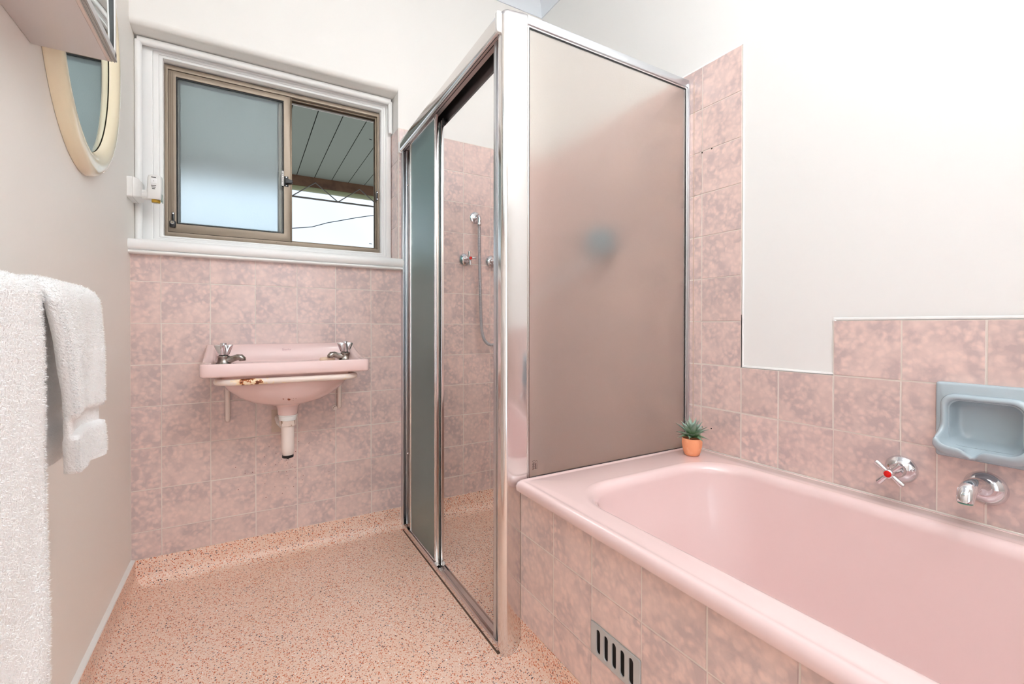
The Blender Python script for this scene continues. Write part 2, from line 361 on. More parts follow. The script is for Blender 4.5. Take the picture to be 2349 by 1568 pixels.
# terrazzo coved skirtings
def cove(name, path, sgn, ledge=0, h=.0935):
    # path: axis ('x' or 'y'), wall coordinate, from, to ; sgn: direction into the room
    ax, c, a, b = path; r = .045
    prof = [(-.004, 0), (-.004, h), (ledge, h)] + [(ledge+r-r*math.cos(math.radians(t)), r-r*math.sin(math.radians(t))) for t in range(0, 91, 10)]
    mb = MB()
    if ax == 'x': mb.prism([(c+sgn*d, z) for d, z in prof], 0, a, b)
    else: mb.loft([[(c+sgn*d, y, z) for d, z in prof] for y in (a, b)])
    return struct(mb.build(name, TERR, angle=50))
cove('baseboard_back', ('x', 0, L, W), -1)
bl = cove('baseboard_left', ('y', L, 0, YF), 1, .013)
MB().loft([[(L, y, .0935), (L+.013, y, .0935), (L+.011, y, .0965), (L, y, .099)] for y in (0, YF)]).build('painted_ledge', PLAST_B, bl)
cove('baseboard_right', ('y', 1.0596, -.985, YF), -1)
cove('baseboard_shower', ('x', -.972, 1.06, W), 1)

# ------------------------------------------------------------------ wall tiles: each its own part
cache = {}
def tile(parent, center, wdt, hgt, facing, m=None, th=.006):
    key = (round(wdt, 3), round(hgt, 3), th)
    if key not in cache:
        b = MB().box((-wdt/2, 0, -hgt/2), (wdt/2, th, hgt/2))
        me = bpy.data.meshes.new('tile'); me.from_pydata(b.v, [], b.f); bm = bmesh.new(); bm.from_mesh(me)
        ed = [e for e in bm.edges if all(v.co.y < 1e-5 for v in e.verts)]
        bmesh.ops.bevel(bm, geom=ed, offset=.0012, segments=2, affect='EDGES'); 
        for f in bm.faces: f.smooth = True
        for e in bm.edges:
            if len(e.link_faces) == 2 and e.calc_face_angle(0) > .9: e.smooth = False
        bm.to_mesh(me); bm.free(); me.materials.append(TILE); cache[key] = me
    o = bpy.data.objects.new('tile', cache[key]); C.objects.link(o)
    j = random.uniform(-.0003, .0003)
    # facing: -y (back wall), -x (right wall, apron), +y
    rz = {'-y': 0, '-x': -PI/2, '+y': PI}[facing]
    o.rotation_euler = (0, 0, rz)
    d = {'-y': (0, j, 0), '-x': (j, 0, 0), '+y': (0, j, 0)}[facing]
    o.parent = parent; o.location = Vector(center)+Vector(d)-parent.location
    return o
G = .0014
def field(parent, cols, rows, plane, facing, inside):
    # cols/rows are sorted edge lists; inside(c0,c1,r0,r1) -> clipped rect or list of rects
    for c0, c1 in zip(cols, cols[1:]):
        for r0, r1 in zip(rows, rows[1:]):
            for (a0, a1, b0, b1) in inside(c0, c1, r0, r1):
                if a1-a0 < .008 or b1-b0 < .008: continue
                cc = ((a0+a1)/2, (b0+b1)/2); ww, hh = a1-a0-2*G, b1-b0-2*G
                if facing == '-x': tile(parent, (plane, cc[0], cc[1]), ww, hh, facing)
                else: tile(parent, (cc[0], plane, cc[1]), ww, hh, facing)
def clip(c0, c1, r0, r1, a0, a1, b0, b1):
    q = (max(c0, a0), min(c1, a1), max(r0, b0), min(r1, b1)); return [q] if q[1]-q[0] > .006 and q[3]-q[2] > .006 else []
XC = [L] + [.1+k*T for k in range(0, 12)] + [W]
ZR = [.0935] + [.955+k*T for k in range(-5, 7)]
def inb(c0, c1, r0, r1):
    if c1 <= 1.0: return clip(c0, c1, r0, r1, L, 9, 0, 1.215)
    if c0 < 1.0: return clip(c0, c1, r0, r1, L, 9, 0, 1.215) + clip(c0, c1, r0, r1, .9905, 9, 1.215, 1.87)
    return [(c0, c1, r0, r1)]
field(wb, XC, ZR, 0, '-y', inb)
# tiled return of the window recess
field(wb, [.0045, .127], [1.2575]+ZR[-5:], .9865, '-x', lambda a, b, c, d: [(a, b, c, d)])
mb = MB(); mb.box((L, .0013, .09), (.99, .004, 1.215)).box((.989, .0013, .09), (W+.003, .004, 1.871)).box((.9878, .004, 1.25), (.992, .13, 1.871))
mb.build('grout', GROUT, wb)
YC = [-1.0368+k*T for k in range(6, -1, -1)]; YC = [0] + YC + [-1.1893, -1.312, -1.4645, -1.617, -1.7695, -1.922, -2.0745, -2.227, -2.3795, -2.532, -2.6845, -2.837, YF]
YC = sorted(set(round(v, 5) for v in YC)); ZW = [.0935] + [.9627+k*T for k in range(-5, 7)]
def inr(c0, c1, r0, r1):
    if c0 >= -.99: return [(c0, c1, r0, r1)]
    lo = .505 if c1 < -.98 else .49
    if c0 >= -1.1894: return clip(c0, c1, r0, r1, -9, 9, lo, 1.9)
    if c0 >= -1.465: return clip(c0, c1, r0, r1, -9, 9, lo, .8103)
    return clip(c0, c1, r0, r1, -9, 9, lo, .9628)
def inr2(*a):
    out = []
    for q in inr(*a):   # the soap holder stands in a cut-out of the tiling
        if q[0] < -1.69 and q[1] > -1.85 and q[2] < .81 and q[3] > .65:
            out += clip(*q, -1.6865, 9, 0, 9) + clip(*q, -9, -1.853, 0, 9) + clip(*q, -1.853, -1.6865, 0, .6455) + clip(*q, -1.853, -1.6865, .8155, 9)
        else: out.append(q)
    return out
field(wr, YC, ZW, W, '-x', inr2)
mb = MB(); mb.box((W+.0013, -1.188, .09), (W+.0065, 0, 1.8765)).box((W+.0013, -1.4635, .09), (W+.0065, -1.188, .809)).box((W+.0013, YF, .09), (W+.0065, SY0, .9615)).box((W+.0013, SY1, .09), (W+.0065, -1.4635, .9615)).box((W+.0013, SY0, .09), (W+.0065, SY1, SZ0)).box((W+.0013, SY0, SZ1), (W+.0065, SY1, .9615))
mb.build('grout', GROUT, wr)
# painted-over plaster bead along the tile edges, old silicone line of a removed screen channel, drill holes
mb = MB(); mb.box((W+.003, -1.195, .8103), (W+.007, -1.1893, 1.884)).box((W+.003, -1.4645, .8103), (W+.007, -1.1893, .8165)).box((W+.003, -1.47, .8103), (W+.007, -1.4645, .969)).box((W+.003, YF, .9628), (W+.007, -1.4645, .969)).box((W+.003, -1.19, 1.8777), (W+.007, 0, 1.884))
mb.build('painted_edge', GLOSSW, wr, bevel=.002)
box('sealant_line', (W-.0008, -1.0035, .508), (W+.002, -1.001, 1.84), OLDCAULK, wr)
for y, z in ((-1.0371, 1.57), (-1.0761, 1.571), (-1.0412, .584), (-1.0785, .585)):
    MB().lathe([(.0, -.001), (.0024, -.001), (.0028, 0), (.0028, .002)], (W+.0006, y, z), (1, 0, 0), 12).build('drill_hole', DARK, wr)
# dark flecks splashed on the tiles below the basin
mb = MB()
for k in range(70):
    x = random.gauss(.50, .07); z = random.gauss(.36, .075)
    if not (.3 < x < .9 and .12 < z < .47): continue
    a = random.uniform(.0007, .0018); mb.lathe([(a, 0), (a, -.0004), (0, -.0006)], (x, 0, z), (0, 1, 0), 6)
q = mb.build('dirt_specks', RUSTY, wb); q['kind'] = 'stuff'

# ------------------------------------------------------------------ bath surround
mb = MB(); mb.box((1.0609, YF, 0), (1.12, -.9735, .478)).box((1.12, -1.03, 0), (W, -.9735, .4775))
ap = struct(mb.build('wall_bath_apron', GROUT, smooth=False))
AC = sorted([-.985] + [-1.1456-k*T for k in range(0, 12)] + [YF]); AZ = [.0935, .1955, .348, .4785]
def ina(c0, c1, r0, r1):
    if abs(c1+1.298) < .01 and abs(r1-.348) < .01: return clip(c0, c1, r0, r1, -9, 9, .2695, 9)
    return [(c0, c1, r0, r1)]
field(ap, AC, AZ, 1.0596, '-x', ina)
field(ap, [1.0625+k*T for k in range(5)]+[W], AZ, -.972, '+y', lambda a, b, c, d: [(a, b, c, d)])

# vent grille in the apron
vg = thing('vent_grille', 'grey metal vent grille with five slots set in the tiled bath side', 'vent', (1.0596, -1.3748, .2325))
def stadium(cx, cy, ww, hh, n=6): return arc(cx, cy+hh/2-ww/2, ww/2, 0, 180, n)+arc(cx, cy-hh/2+ww/2, ww/2, 180, 360, n)
VM = Matrix(((0, 0, -1, 1.0585), (-1, 0, 0, -1.3748), (0, 1, 0, .2325), (0, 0, 0, 1)))
sl = [(-.0505+.0253*k) for k in range(5)]
plate('face_plate', rrect(-.0752, .0752, -.0362, .0362, .002, 0, 2), [[(a, b) for a, b in stadium(s, 0, .0145, .056)] for s in sl], .0035, VENT, vg, VM)
for s in sl:
    st = stadium(s, 0, .0158, .0573); lo = [VM @ Vector((a, b, -.001)) for a, b in st]; hi = [VM @ Vector((s+(a-s)*.86, b*.97, -.012)) for a, b in st]
    MB().loft([lo, hi], False, False).build('slot_lining', VENT, vg)
box('back_cavity', (1.0608, -1.449, .198), (1.0612, -1.301, .268), DARK, vg)

# ------------------------------------------------------------------ bath
def bath():
    B = thing('bathtub', 'pink enamelled bathtub built in against the tiled right wall', 'bathtub', (1.41, -1.8, 0))
    x0, x1, y0, y1 = 1.034, W-.001, -2.70, -.9865
    lp = []
    for ins, z, r in ((.012, .478, .014), (.002, .478, .016), (0, .481, .018), (0, .492, .018), (.003, .5, .018), (.009, .505, .018), (.014, .5062, .018), (.020, .5055, .018), (.023, .5048, .02), (.030, .5048, .022), (.034, .506, .025)):
        lp.append(rrect(x0+ins, x1-ins*.4, y0+ins, y1-ins, r, z, 10))
    ix0, ix1, iy0, iy1 = 1.106, 1.716, -2.58, -1.128     # edge of the flat rim
    for k in range(3): lp.append(rrect(ix0-.012+.006*k, ix1+.012-.006*k, iy0-.012+.006*k, iy1+.012-.006*k, .157-.006*k, .506+.0003*k, 10))
    for a in range(8, 89, 8):   # roll into the tub
        s, c = math.sin(math.radians(a)), 1-math.cos(math.radians(a)); d = .022*s
        lp.append(rrect(ix0+d, ix1-d, iy0+d, iy1-d, .145, .506-.030*c, 10))
    for t, (dx, dyf, dyb, z, r) in enumerate(((.0235, .0235, .0245, .460, .145), (.027, .026, .030, .43, .145), (.034, .042, .06, .37, .145), (.046, .060, .11, .30, .14), (.060, .080, .18, .22, .135), (.074, .098, .24, .16, .13), (.092, .12, .28, .125, .12), (.12, .155, .32, .106, .11), (.16, .2, .37, .101, .09), (.22, .3, .45, .100, .06))):
        lp.append(rrect(ix0+dx, ix1-dx, iy0+dyb, iy1-dyf, r, z, 10))
    o = MB().loft(lp, False, True).build('tub', BATHP, B, angle=50)
    MB().box((W-.005, -2.7, .505), (W-.0012, -.988, .5085)).build('sealant', CAULK, B, bevel=.001)
    MB().lathe([(.0, .102), (.022, .102), (.03, .1035), (.032, .102), (.0, .1)], (1.41, -2.2, 0), (0, 0, 1)).build('drain', CHROME, B)
    return B
bath()

# ------------------------------------------------------------------ window
tr = MB()    # timber architrave in the recess, bead outside, flat inside
xo0, xo1, xi0, xi1, zo0, zo1, zi0, zi1 = L, .985, .092, .942, 1.258, 2.045, 1.300, 1.994
def ring(mb, a, b, y0, y1):
    (ax0, ax1, az0, az1), (bx0, bx1, bz0, bz1) = a, b
    O = [(ax0, az0), (ax1, az0), (ax1, az1), (ax0, az1)]; I = [(bx0, bz0), (bx1, bz0), (bx1, bz1), (bx0, bz1)]
    lo = [[(x, y, z) for x, z in P] for P, y in ((O, y1), (O, y0), (I, y0), (I, y1))]; lo.append(lo[0])
    mb.loft(lo, False, False)
ring(tr, (L, .985, 1.258, 2.04), (xi0-.030, xi1+.020, 1.283, 2.014), .113, .20)
ring(tr, (xi0-.030, xi1+.020, 1.283, 2.014), (xi0-.012, xi1+.009, 1.291, 2.004), .122, .20)
ring(tr, (xi0-.012, xi1+.009, 1.291, 2.004), (xi0, xi1, zi0, zi1), .125, .20)
t1 = struct(tr.build('trim_1', GLOSSW, bevel=.0025))
mb = MB(); mb.tube([(L+.012, .09, 1.26), (L+.012, .09, 2.022)], .012, 12).tube([(L+.01, .09, 2.024), (.975, .09, 2.024)], .014, 12)
mb.tube([(.975, .09, 2.022), (.975, .09, 1.872)], .010, 12)
mb.build('bead', GLOSSW, t1)
sp = [(.125, 1.250), (.125, 1.2585), (-.022, 1.2575)] + [(-.022-.014*math.sin(math.radians(a)), 1.2385+.019*math.cos(math.radians(a))) for a in range(0, 181, 15)] + [(-.019, 1.2185)] + [(-.019-.010*math.sin(math.radians(a)), 1.2120+.0065*math.cos(math.radians(a))) for a in range(0, 181, 20)] + [(-.0005, 1.205), (-.0005, 1.214), (.004, 1.214), (.004, 1.250)]
mb = MB(); mb.prism(sp[:-4]+[(.0, 1.205), (.0, 1.25)], 0, L, 1.0035)
struct(mb.build('window_sill', GLOSSW, angle=60))

W1 = bpy.data.objects.new('window_1', None); C.objects.link(W1); W1.location = (.517, .17, 1.31); struct(W1)
fr = MB(); a = (xi0+.0005, xi1-.0005, zi0+.002, zi1-.004)
ring(fr, a, (.1035, .932, 1.322, 1.973), .150, .225)
f1 = fr.build('window_frame', BRONZE, W1, bevel=.001)
fr = MB(); ring(fr, (.1035, .932, 1.322, 1.973), (.110, .924, 1.330, 1.966), .166, .172)
ring(fr, (.1035, .932, 1.322, 1.973), (.110, .924, 1.330, 1.966), .192, .198)
fr.build('track_rib', BRONZE2, W1)
def sash(name, x0, x1, z0, z1, y, glass, seal=.0045, lw=.026, bw=.034, tw=.022, rw=.030):
    fr = MB(); ring(fr, (x0, x1, z0, z1), (x0+lw, x1-rw, z0+bw, z1-tw), y-.008, y+.008)
    s = fr.build(name, BRONZE, W1, bevel=.0015)
    g = MB(); ring(g, (x0+lw-.001, x1-rw+.001, z0+bw-.001, z1-tw+.001), (x0+lw+seal, x1-rw-seal, z0+bw+seal*.8, z1-tw-seal*1.5), y-.0045, y+.0045); g.build('seal', RUBBER, s)
    box('pane', (x0+lw, y-.002, z0+bw), (x1-rw, y+.002, z1-tw), glass, s)
    return s
s1 = sash('sash', .1040, .5490, 1.3235, 1.971, .160, FROST_WIN)
s2 = sash('sash', .1110, .5300, 1.331, 1.966, .182, FROST_REAR)
# sash profile grooves
for x in (.112, .119): box('groove', (x, .1512, 1.345), (x+.0012, .1522, 1.965), BRONZE2, s1)
box('interlock', (.545, .150, 1.3245), (.552, .176, 1.970), BRONZE2, s1, bevel=.0008)
# latch on the meeting stile
mb = MB(); mb.box((.5205, .1505, 1.568), (.5375, .1525, 1.614)); la = mb.build('latch_plate', BLACK, W1, bevel=.003)
MB().prism([(.524, 1.578), (.524, 1.603), (.545, 1.597), (.5535, 1.596), (.5535, 1.583), (.545, 1.581)], 1, .133, .1515).build('latch_tongue', BLACK, la, bevel=.0015)
h = MB().box((.5105, .136, 1.563), (.5185, .152, 1.634)).build('latch_handle', BLACK, la, bevel=.003)
box('white_label', (.5095, .1353, 1.566), (.5175, .1362, 1.631), WHITEP, la)
for k in range(15):
    z = 1.569+k*.0041
    if k in (5, 9): continue
    box('printed_mark', (.5115+.0008*(k % 3), .1350, z), (.5158-.0006*(k % 2), .1353, z+.0022), PRINT, la)
for z in (1.573, 1.609): MB().lathe([(.0032, 0), (.0032, .001), (.002, .0018), (0, .0018)], (.529, .1503, z), (0, -1, 0), 12).build('screw', CHROME, la)
kp = box('keeper_plate', (.9245, .149, 1.562), (.9345, .153, 1.607), BLACK, W1, bevel=.002)
for z in (1.568, 1.601): MB().lathe([(.0028, 0), (.0028, .001), (0, .0016)], (.9305, .149, z), (0, -1, 0), 10).build('screw', CHROME, kp)
# key lock low on the left stile
lk = MB().box((.1155, .139, 1.3535), (.1245, .1525, 1.401)).build('lock_strap', BLACK, W1, bevel=.004)
MB().box((.1085, .132, 1.3385), (.1295, .152, 1.366)).build('lock_body', BLACK, lk, bevel=.005)
MB().lathe([(.0068, 0), (.0068, .003), (.0055, .0042), (0, .0042)], (.1185, .1325, 1.3575), (0, -1, 0), 18).build('lock_barrel', CHROME, lk)
box('key_slot', (.1179, .1275, 1.3545), (.1191, .1284, 1.3605), BLACK, lk)
MB().lathe([(.0032, 0), (.0032, .0015), (0, .002)], (.120, .139, 1.395), (0, -1, 0), 12).build('screw', CHROME, lk)
for x in (.4335, .489):
    MB().lathe([(.0018, 0), (.0018, .0006), (0, .0006)], (x, .1502, 1.3135), (0, -1, 0), 10).build('frame_screw', BRONZE2, W1)
for z in (1.875, 1.355): MB().tube([(.918, .205, z+.0005), (.905, .205, z+.002), (.9045, .205, z+.002)], [.0016, .0016, .0026], 8).build('stop_pin', BLACK, W1)

W1.location.y += .012

# ------------------------------------------------------------------ outside
struct(box('ground', (-6, .3, -.6), (9, 14, -.5), CONCRETE))
PR = thing('patio_roof', 'grey boarded patio ceiling ending in a brown beam outside the window', 'roof', (1.2, 1.6, 2.45))
zs = 2.473; bw_ = .1668; joints = [-1.6+.0+bw_*k for k in range(0, 40)]
xj = .8207
xs = [xj+bw_*k for k in range(-16, 24)]
for a_, b_ in zip(xs, xs[1:]):
    box('soffit_board', (a_+.0035, .27, zs), (b_-.0035, 3.0, zs+.012), SOFFIT, PR)
box('roof_sheet', (xs[0], .27, zs+.02), (xs[-1], 3.1, zs+.04), DARK, PR)
box('beam', (xs[0], 2.99, 2.378), (xs[-1], 3.04, zs+.02), BROWNW, PR, bevel=.003)
box('gutter', (xs[0], 3.02, 2.343), (xs[-1], 3.10, zs-.09), GUTTER, PR, bevel=.01)
box('beam_cap', (xs[0], 2.985, zs-.004), (xs[-1], 2.992, zs+.004), BROWNW, PR)
TRS = thing('lattice_truss', 'thin steel lattice truss hanging under the patio beam outside', 'truss', (1.2, 2.9, 2.24))
zt, zc = 2.400, 2.234
mb = MB().tube([(-1.8, 2.92, zc), (4.6, 2.92, zc+.003)], .009, 8); mb.build('bottom_chord', STEEL, TRS)
pitch = .437; x_ = .770-pitch*5
while x_ < 4.4:
    for p, q in (((x_, zc), (x_+.2145, zt)), ((x_+.2145, zt), (x_+pitch, zc))):
        MB().tube([(p[0], 2.92, p[1]+.003), (q[0], 2.92, q[1])], .0055, 6).build('web_bar', STEEL, TRS)
    x_ += pitch
pp = [(-2.5, 5, 2.2), (.92, 5, 2.3125), (1.088, 5, 2.343), (1.197, 5, 2.364), (1.408, 5, 2.448), (1.639, 5, 2.5165), (1.814, 5, 2.570), (2.02, 5, 2.6245), (2.085, 5, 2.636), (4.5, 5, 2.9)]
tag(MB().tube(pp, .006, 6).build('overhead_cable', CABLE), 'thin black overhead cable crossing the white sky outside the window', 'cable')

# ------------------------------------------------------------------ basin
def basin():
    B = thing('wash_basin', 'pink vintage wash basin with two taps on the tiled wall under the window', 'basin', (.508, -.18, .80))
    x0, x1, y0, y1 = .2405, .7765, -.357, -.0015
    cx = (x0+x1)/2
    def zr(y): return .821+.052*max(0, 1-(-y-.006)/.27)**1.55 if y < -.006 else .873
    def hf(x, y):
        rim = zr(y); plat = .8035
        dl = min(x-x0, x1-x); df = y-y0; db = y1-y
        k = smooth((dl-.026)/.016)*smooth((df-.014)/.010)*smooth((db-.010)/(.042+.0*abs(x-cx)))
        z = rim+(plat-rim)*k
        # bowl
        u = abs(x-cx)/.176; v = (y+.205)/.122
        s = (u**2.6+abs(v)**2.4)**(1/2.5)
        d = smooth((1.0-s)/.62)
        z -= .118*d*k
        # step between tap shelf and bowl
        z -= .006*smooth((1.22-s)/.10)*k
        for sx in (-1, 1):   # soap hollows beside the taps
            e = math.hypot((x-(cx+sx*.135))/.042, (y+.088)/.026); z -= .007*smooth((1.1-e)/.5)*k
        return z
    loops = []
    N = 14
    def ell(cx_, cy_, a, b, z, pw=2.0):
        out = []
        for cxx, cyy, a0 in ((0, 0, 0), (0, 0, 90), (0, 0, 180), (0, 0, 270)):
            for k in range(N+1):
                t = math.radians(a0+90*(k+.0)/N*.999+.04); c, s_ = math.cos(t), math.sin(t)
                out.append((cx_+a*math.copysign(abs(c)**(2/pw), c), cy_+b*math.copysign(abs(s_)**(2/pw), s_), z))
        return out
    # underside from the waste neck up and out
    cy = -.185
    for a, b, z, pw in ((.027, .027, .608, 2), (.029, .029, .618, 2), (.030, .030, .640, 2), (.036, .034, .6475, 2), (.06, .05, .652, 2), (.105, .075, .662, 2), (.155, .105, .685, 2.1), (.195, .125, .72, 2.2), (.215, .136, .75, 2.3), (.222, .142, .7755, 2.4)):
        loops.append(ell(cx, cy, a, b, z, pw))
    for ins, z, r in ((.02, .7765, .02), (.006, .7765, .022), (.002, .778, .024), (0, .783, .026), (0, .80, .026)):
        loops.append(rrect(x0+ins, x1-ins, y0+ins, y1-ins*.1, r, z, N))
    prev = None
    def top(ins):
        r = max(.026-ins*.3, .012) if ins < .05 else .03+ins*.2
        l = rrect(x0+ins, x1-ins, y0+ins*.66, y1-ins*.66, r, 0, N)
        return [(x, y, hf(x, y)) for x, y, _ in l]
    t0 = [(x, y, zr(y)-.006) for x, y, _ in rrect(x0, x1, y0, y1, .026, 0, N)]; loops.append(t0)
    t0 = [(x, y, zr(y)-.0015) for x, y, _ in rrect(x0+.0018, x1-.0018, y0+.0018, y1-.0018, .025, 0, N)]; loops.append(t0)
    ins = .004
    k = 0
    while ins < .255:
        loops.append(top(ins)); ins += .0035 if ins < .06 else .007
    o = MB().loft(loops, True, True)
    # densify long straight edges: rrect straights are single quads, so use a height-field grid for the well instead
    return B, hf, zr, (x0, x1, y0, y1), loops, cx, o
B, hf, zr, (bx0, bx1, by0, by1), loops, bcx, shell = basin()
def basin_mesh():
    """ceramic shell: grid top surface + lofted skirt and underside, all one mesh"""
    x0, x1, y0, y1 = bx0, bx1, by0, by1
    nx, ny = 110, 76; mb = MB(); R = .024
    def rnd(u, v):   # map unit square to a rectangle with rounded plan corners at the front
        x = x0+(x1-x0)*u; y = y0+(y1-y0)*v
        # pull corners in
        if y < y0+R:
            dx = R-math.sqrt(max(0, R*R-(y0+R-y)**2))
            x = x0+dx+(x1-x0-2*dx)*u
        return x, y
    g = []
    vs = [0, .002, .006, .012, .02]+[.02+.98*(j+1)/(ny-5) for j in range(ny-5)]
    for v in vs:
        for i in range(nx+1):
            x, y = rnd(i/nx, v); z = hf(x, y)
            e = min(i, nx-i)/nx*(x1-x0); e2 = y-y0
            z -= .0035*max(0, 1-min(e, e2)/.0045)**2
            g.append((x, y, z))
    f = [(j*(nx+1)+i, j*(nx+1)+i+1, (j+1)*(nx+1)+i+1, (j+1)*(nx+1)+i) for j in range(len(vs)-1) for i in range(nx)]
    mb.add(g, f)
    # border of the grid, counter-clockwise
    ring_ = [g[i] for i in range(nx+1)] + [g[j*(nx+1)+nx] for j in range(1, len(vs))] + [g[(len(vs)-1)*(nx+1)+i] for i in range(nx-1, -1, -1)] + [g[j*(nx+1)] for j in range(len(vs)-2, 0, -1)]
    low = [(x, y, .783) for x, y, z in ring_]
    cxm, cym = (x0+x1)/2, -.185
    def shrink(d, z): return [(cxm+(x-cxm)*(1-d/.268), max(min(y, y1), y0+d) if y < y0+d else y, z) for x, y, _ in ring_]
    l2 = shrink(.002, .779); l3 = shrink(.006, .7768); l4 = shrink(.02, .7765)
    def ellipse(a, b, z, pw, cyy=-.185):
        out = []
        for x, y, _ in ring_:
            t = math.atan2((y+.179)/.178, (x-cxm)/.268); c, s_ = math.cos(t), math.sin(t)
            out.append((cxm+a*math.copysign(abs(c)**(2/pw), c), cyy+b*math.copysign(abs(s_)**(2/pw), s_), z))
        return out
    L_ = [ring_, low, l2, l3, l4]
    for a, b, z, pw in ((.224, .150, .7755, 2.6), (.216, .142, .75, 2.5), (.198, .130, .72, 2.35), (.165, .112, .69, 2.2), (.125, .09, .668, 2.1), (.08, .062, .655, 2), (.045, .042, .649, 2), (.040, .040, .643, 2), (.0365, .0365, .634, 2), (.034, .034, .612, 2), (.032, .032, .609, 2)):
        L_.append(ellipse(a, b, z, pw))
    mb.loft(L_, False, True)
    return mb.build('basin_body', BASINP, B, angle=60)
basin_mesh()
# taps: left spout turns right, right spout turns left
def basin_tap(x, sgn, y=-.125):
    z = .8035; mb = MB()
    mb.lathe([(.0245, 0), (.0255, .002), (.0235, .005), (.0200, .011), (.0180, .019), (.0185, .025), (.0200, .028), (.0190, .032), (.013, .034)], (x, y, z), seg=24)
    sp = [(x, y, z+.014), (x+sgn*.018, y-.003, z+.0165), (x+sgn*.032, y-.006, z+.021), (x+sgn*.044, y-.008, z+.026), (x+sgn*.054, y-.010, z+.025), (x+sgn*.060, y-.011, z+.018), (x+sgn*.061, y-.011, z+.012)]
    mb.tube(sp, [.015, .0135, .0115, .0115, .0125, .0125, .0105], 14)
    t = mb.build('tap_body', DULLCHROME, B, angle=50)
    hd = MB(); N = 48; lo = []
    for zz, r0, amp in ((.034, .012, .001), (.036, .0160, .0030), (.050, .0185, .0058), (.064, .0205, .0090), (.070, .0212, .0102), (.072, .0195, .0098), (.0725, .013, .001), (.073, .011, 0)):
        lo.append([(x+(r0+amp*math.cos(4*a_+.5))*math.cos(a_), y+(r0+amp*math.cos(4*a_+.5))*math.sin(a_), z+zz) for a_ in [2*PI*k/N for k in range(N)]])
    hd.loft(lo); hd.lathe([(.0105, .072), (.0105, .0775), (.009, .079), (0, .079)], (x, y, z))
    hd.build('tap_handle', CHROME, t, angle=35)
    return t
basin_tap(.300, 1); basin_tap(.727, -1)
tx = MB().add([], [])
text('maker_stamp', 'Shanks', .012, STAMP, B, Matrix.Translation((.515, -.0325, .846)) @ Matrix.Rotation(math.radians(65), 4, 'X'), .0003)
# enamelled support rod running round the bowl to the wall, with turned-down legs
p = []
for x, y in [(.309, -.004), (.300, -.10), (.292, -.20), (.287, -.27)] + [(.287+.055*(1-math.cos(math.radians(a)))-.002, -.285-.055*math.sin(math.radians(a))) for a in range(15, 91, 15)]: p.append((x, y, .7575))
q = [(1.017-x, y, z) for x, y, z in reversed(p)]
rod = MB().tube([(x+.0, y, z-.0) for x, y, z in p+q], .0108, 12).build('support_rod', ROD, B)
for x, zb in ((.309, .577), (.7235, .592)):
    pts = [(x, -.10, .7595), (x, -.045, .757)] + [(x, -.035+.018*(1-math.cos(math.radians(a))), .757-.022*math.sin(math.radians(a))) for a in (30, 60, 90)] + [(x, -.017, .70), (x, -.016, zb+.012), (x+.0, -.012, zb+.003), (x, -.004, zb)]
    MB().tube(pts, .0088, 10).build('bracket_leg', PIPEW, B)
MB().lathe([(.011, 0), (.011, .006), (.0075, .006), (.0075, .018), (.004, .018), (.004, .02), (0, .02)], (.706, 0, .589), (0, -1, 0), 12).build('bracket_bolt', PIPEW, B)
pc = (.508, -.185)
pipe = MB().lathe([(.031, .6105), (.0335, .6085), (.0335, .606), (.0305, .6045), (.0315, .60), (.0290, .590), (.0290, .5885)], (*pc, 0)).build('waste_nut', WHITEP, B)
mb = MB(); lo = []
for r, z in ((.0280, .5885), (.0295, .587), (.0295, .569), (.0280, .567)): lo.append([(pc[0]+r*math.cos(2*PI*k/8), pc[1]+r*math.sin(2*PI*k/8), z) for k in range(8)])
mb.loft(lo).build('hex_nut', mat('chipped_white_brass', (226, 210, 200), .35, vary=(45, (120, 84, 36), .56, .58)), B, angle=20)
MB().lathe([(.0215, .572), (.0225, .560), (.0225, .478), (.021, .466), (.0180, .461), (.0180, .455), (.0180, .455)], (*pc, 0)).build('waste_pipe', PIPEW, B)
MB().lathe([(.0195, .456), (.0205, .450), (.0195, .4465), (.006, .4465), (.004, .440), (0, .4395)], (*pc, 0)).build('pipe_end', BLACK, B)
MB().tube([(pc[0]-.012, pc[1]+.01, .565), (pc[0]-.022, -.10, .568), (pc[0]-.022, -.03, .566), (pc[0]-.022, -.002, .566)], .014, 12).build('wall_pipe', WHITEP, B)
box('cover_plate', (pc[0]-.047, -.004, .508), (pc[0]-.012, 0, .60), mat('old_filler', (214, 196, 182), .8, bump=(60, .5, .004)), B, bevel=.001)
# rust streaks under the bowl
# soap on the shelf by the right tap
so = MB(); lo = []
for s_, z in ((.7, .0), (.92, .002), (1, .006), (1, .011), (.92, .0155), (.7, .0175), (.3, .0185)):
    lo.append([(.662+.030*s_*math.copysign(abs(math.cos(a))**.8, math.cos(a)), -.098+.019*s_*math.copysign(abs(math.sin(a))**.8, math.sin(a)), .7985+z) for a in [2*PI*k/24 for k in range(24)]])
tag(so.loft(lo).build('soap_bar', SOAPM), 'cream bar of soap on the basin shelf behind the right tap', 'soap')

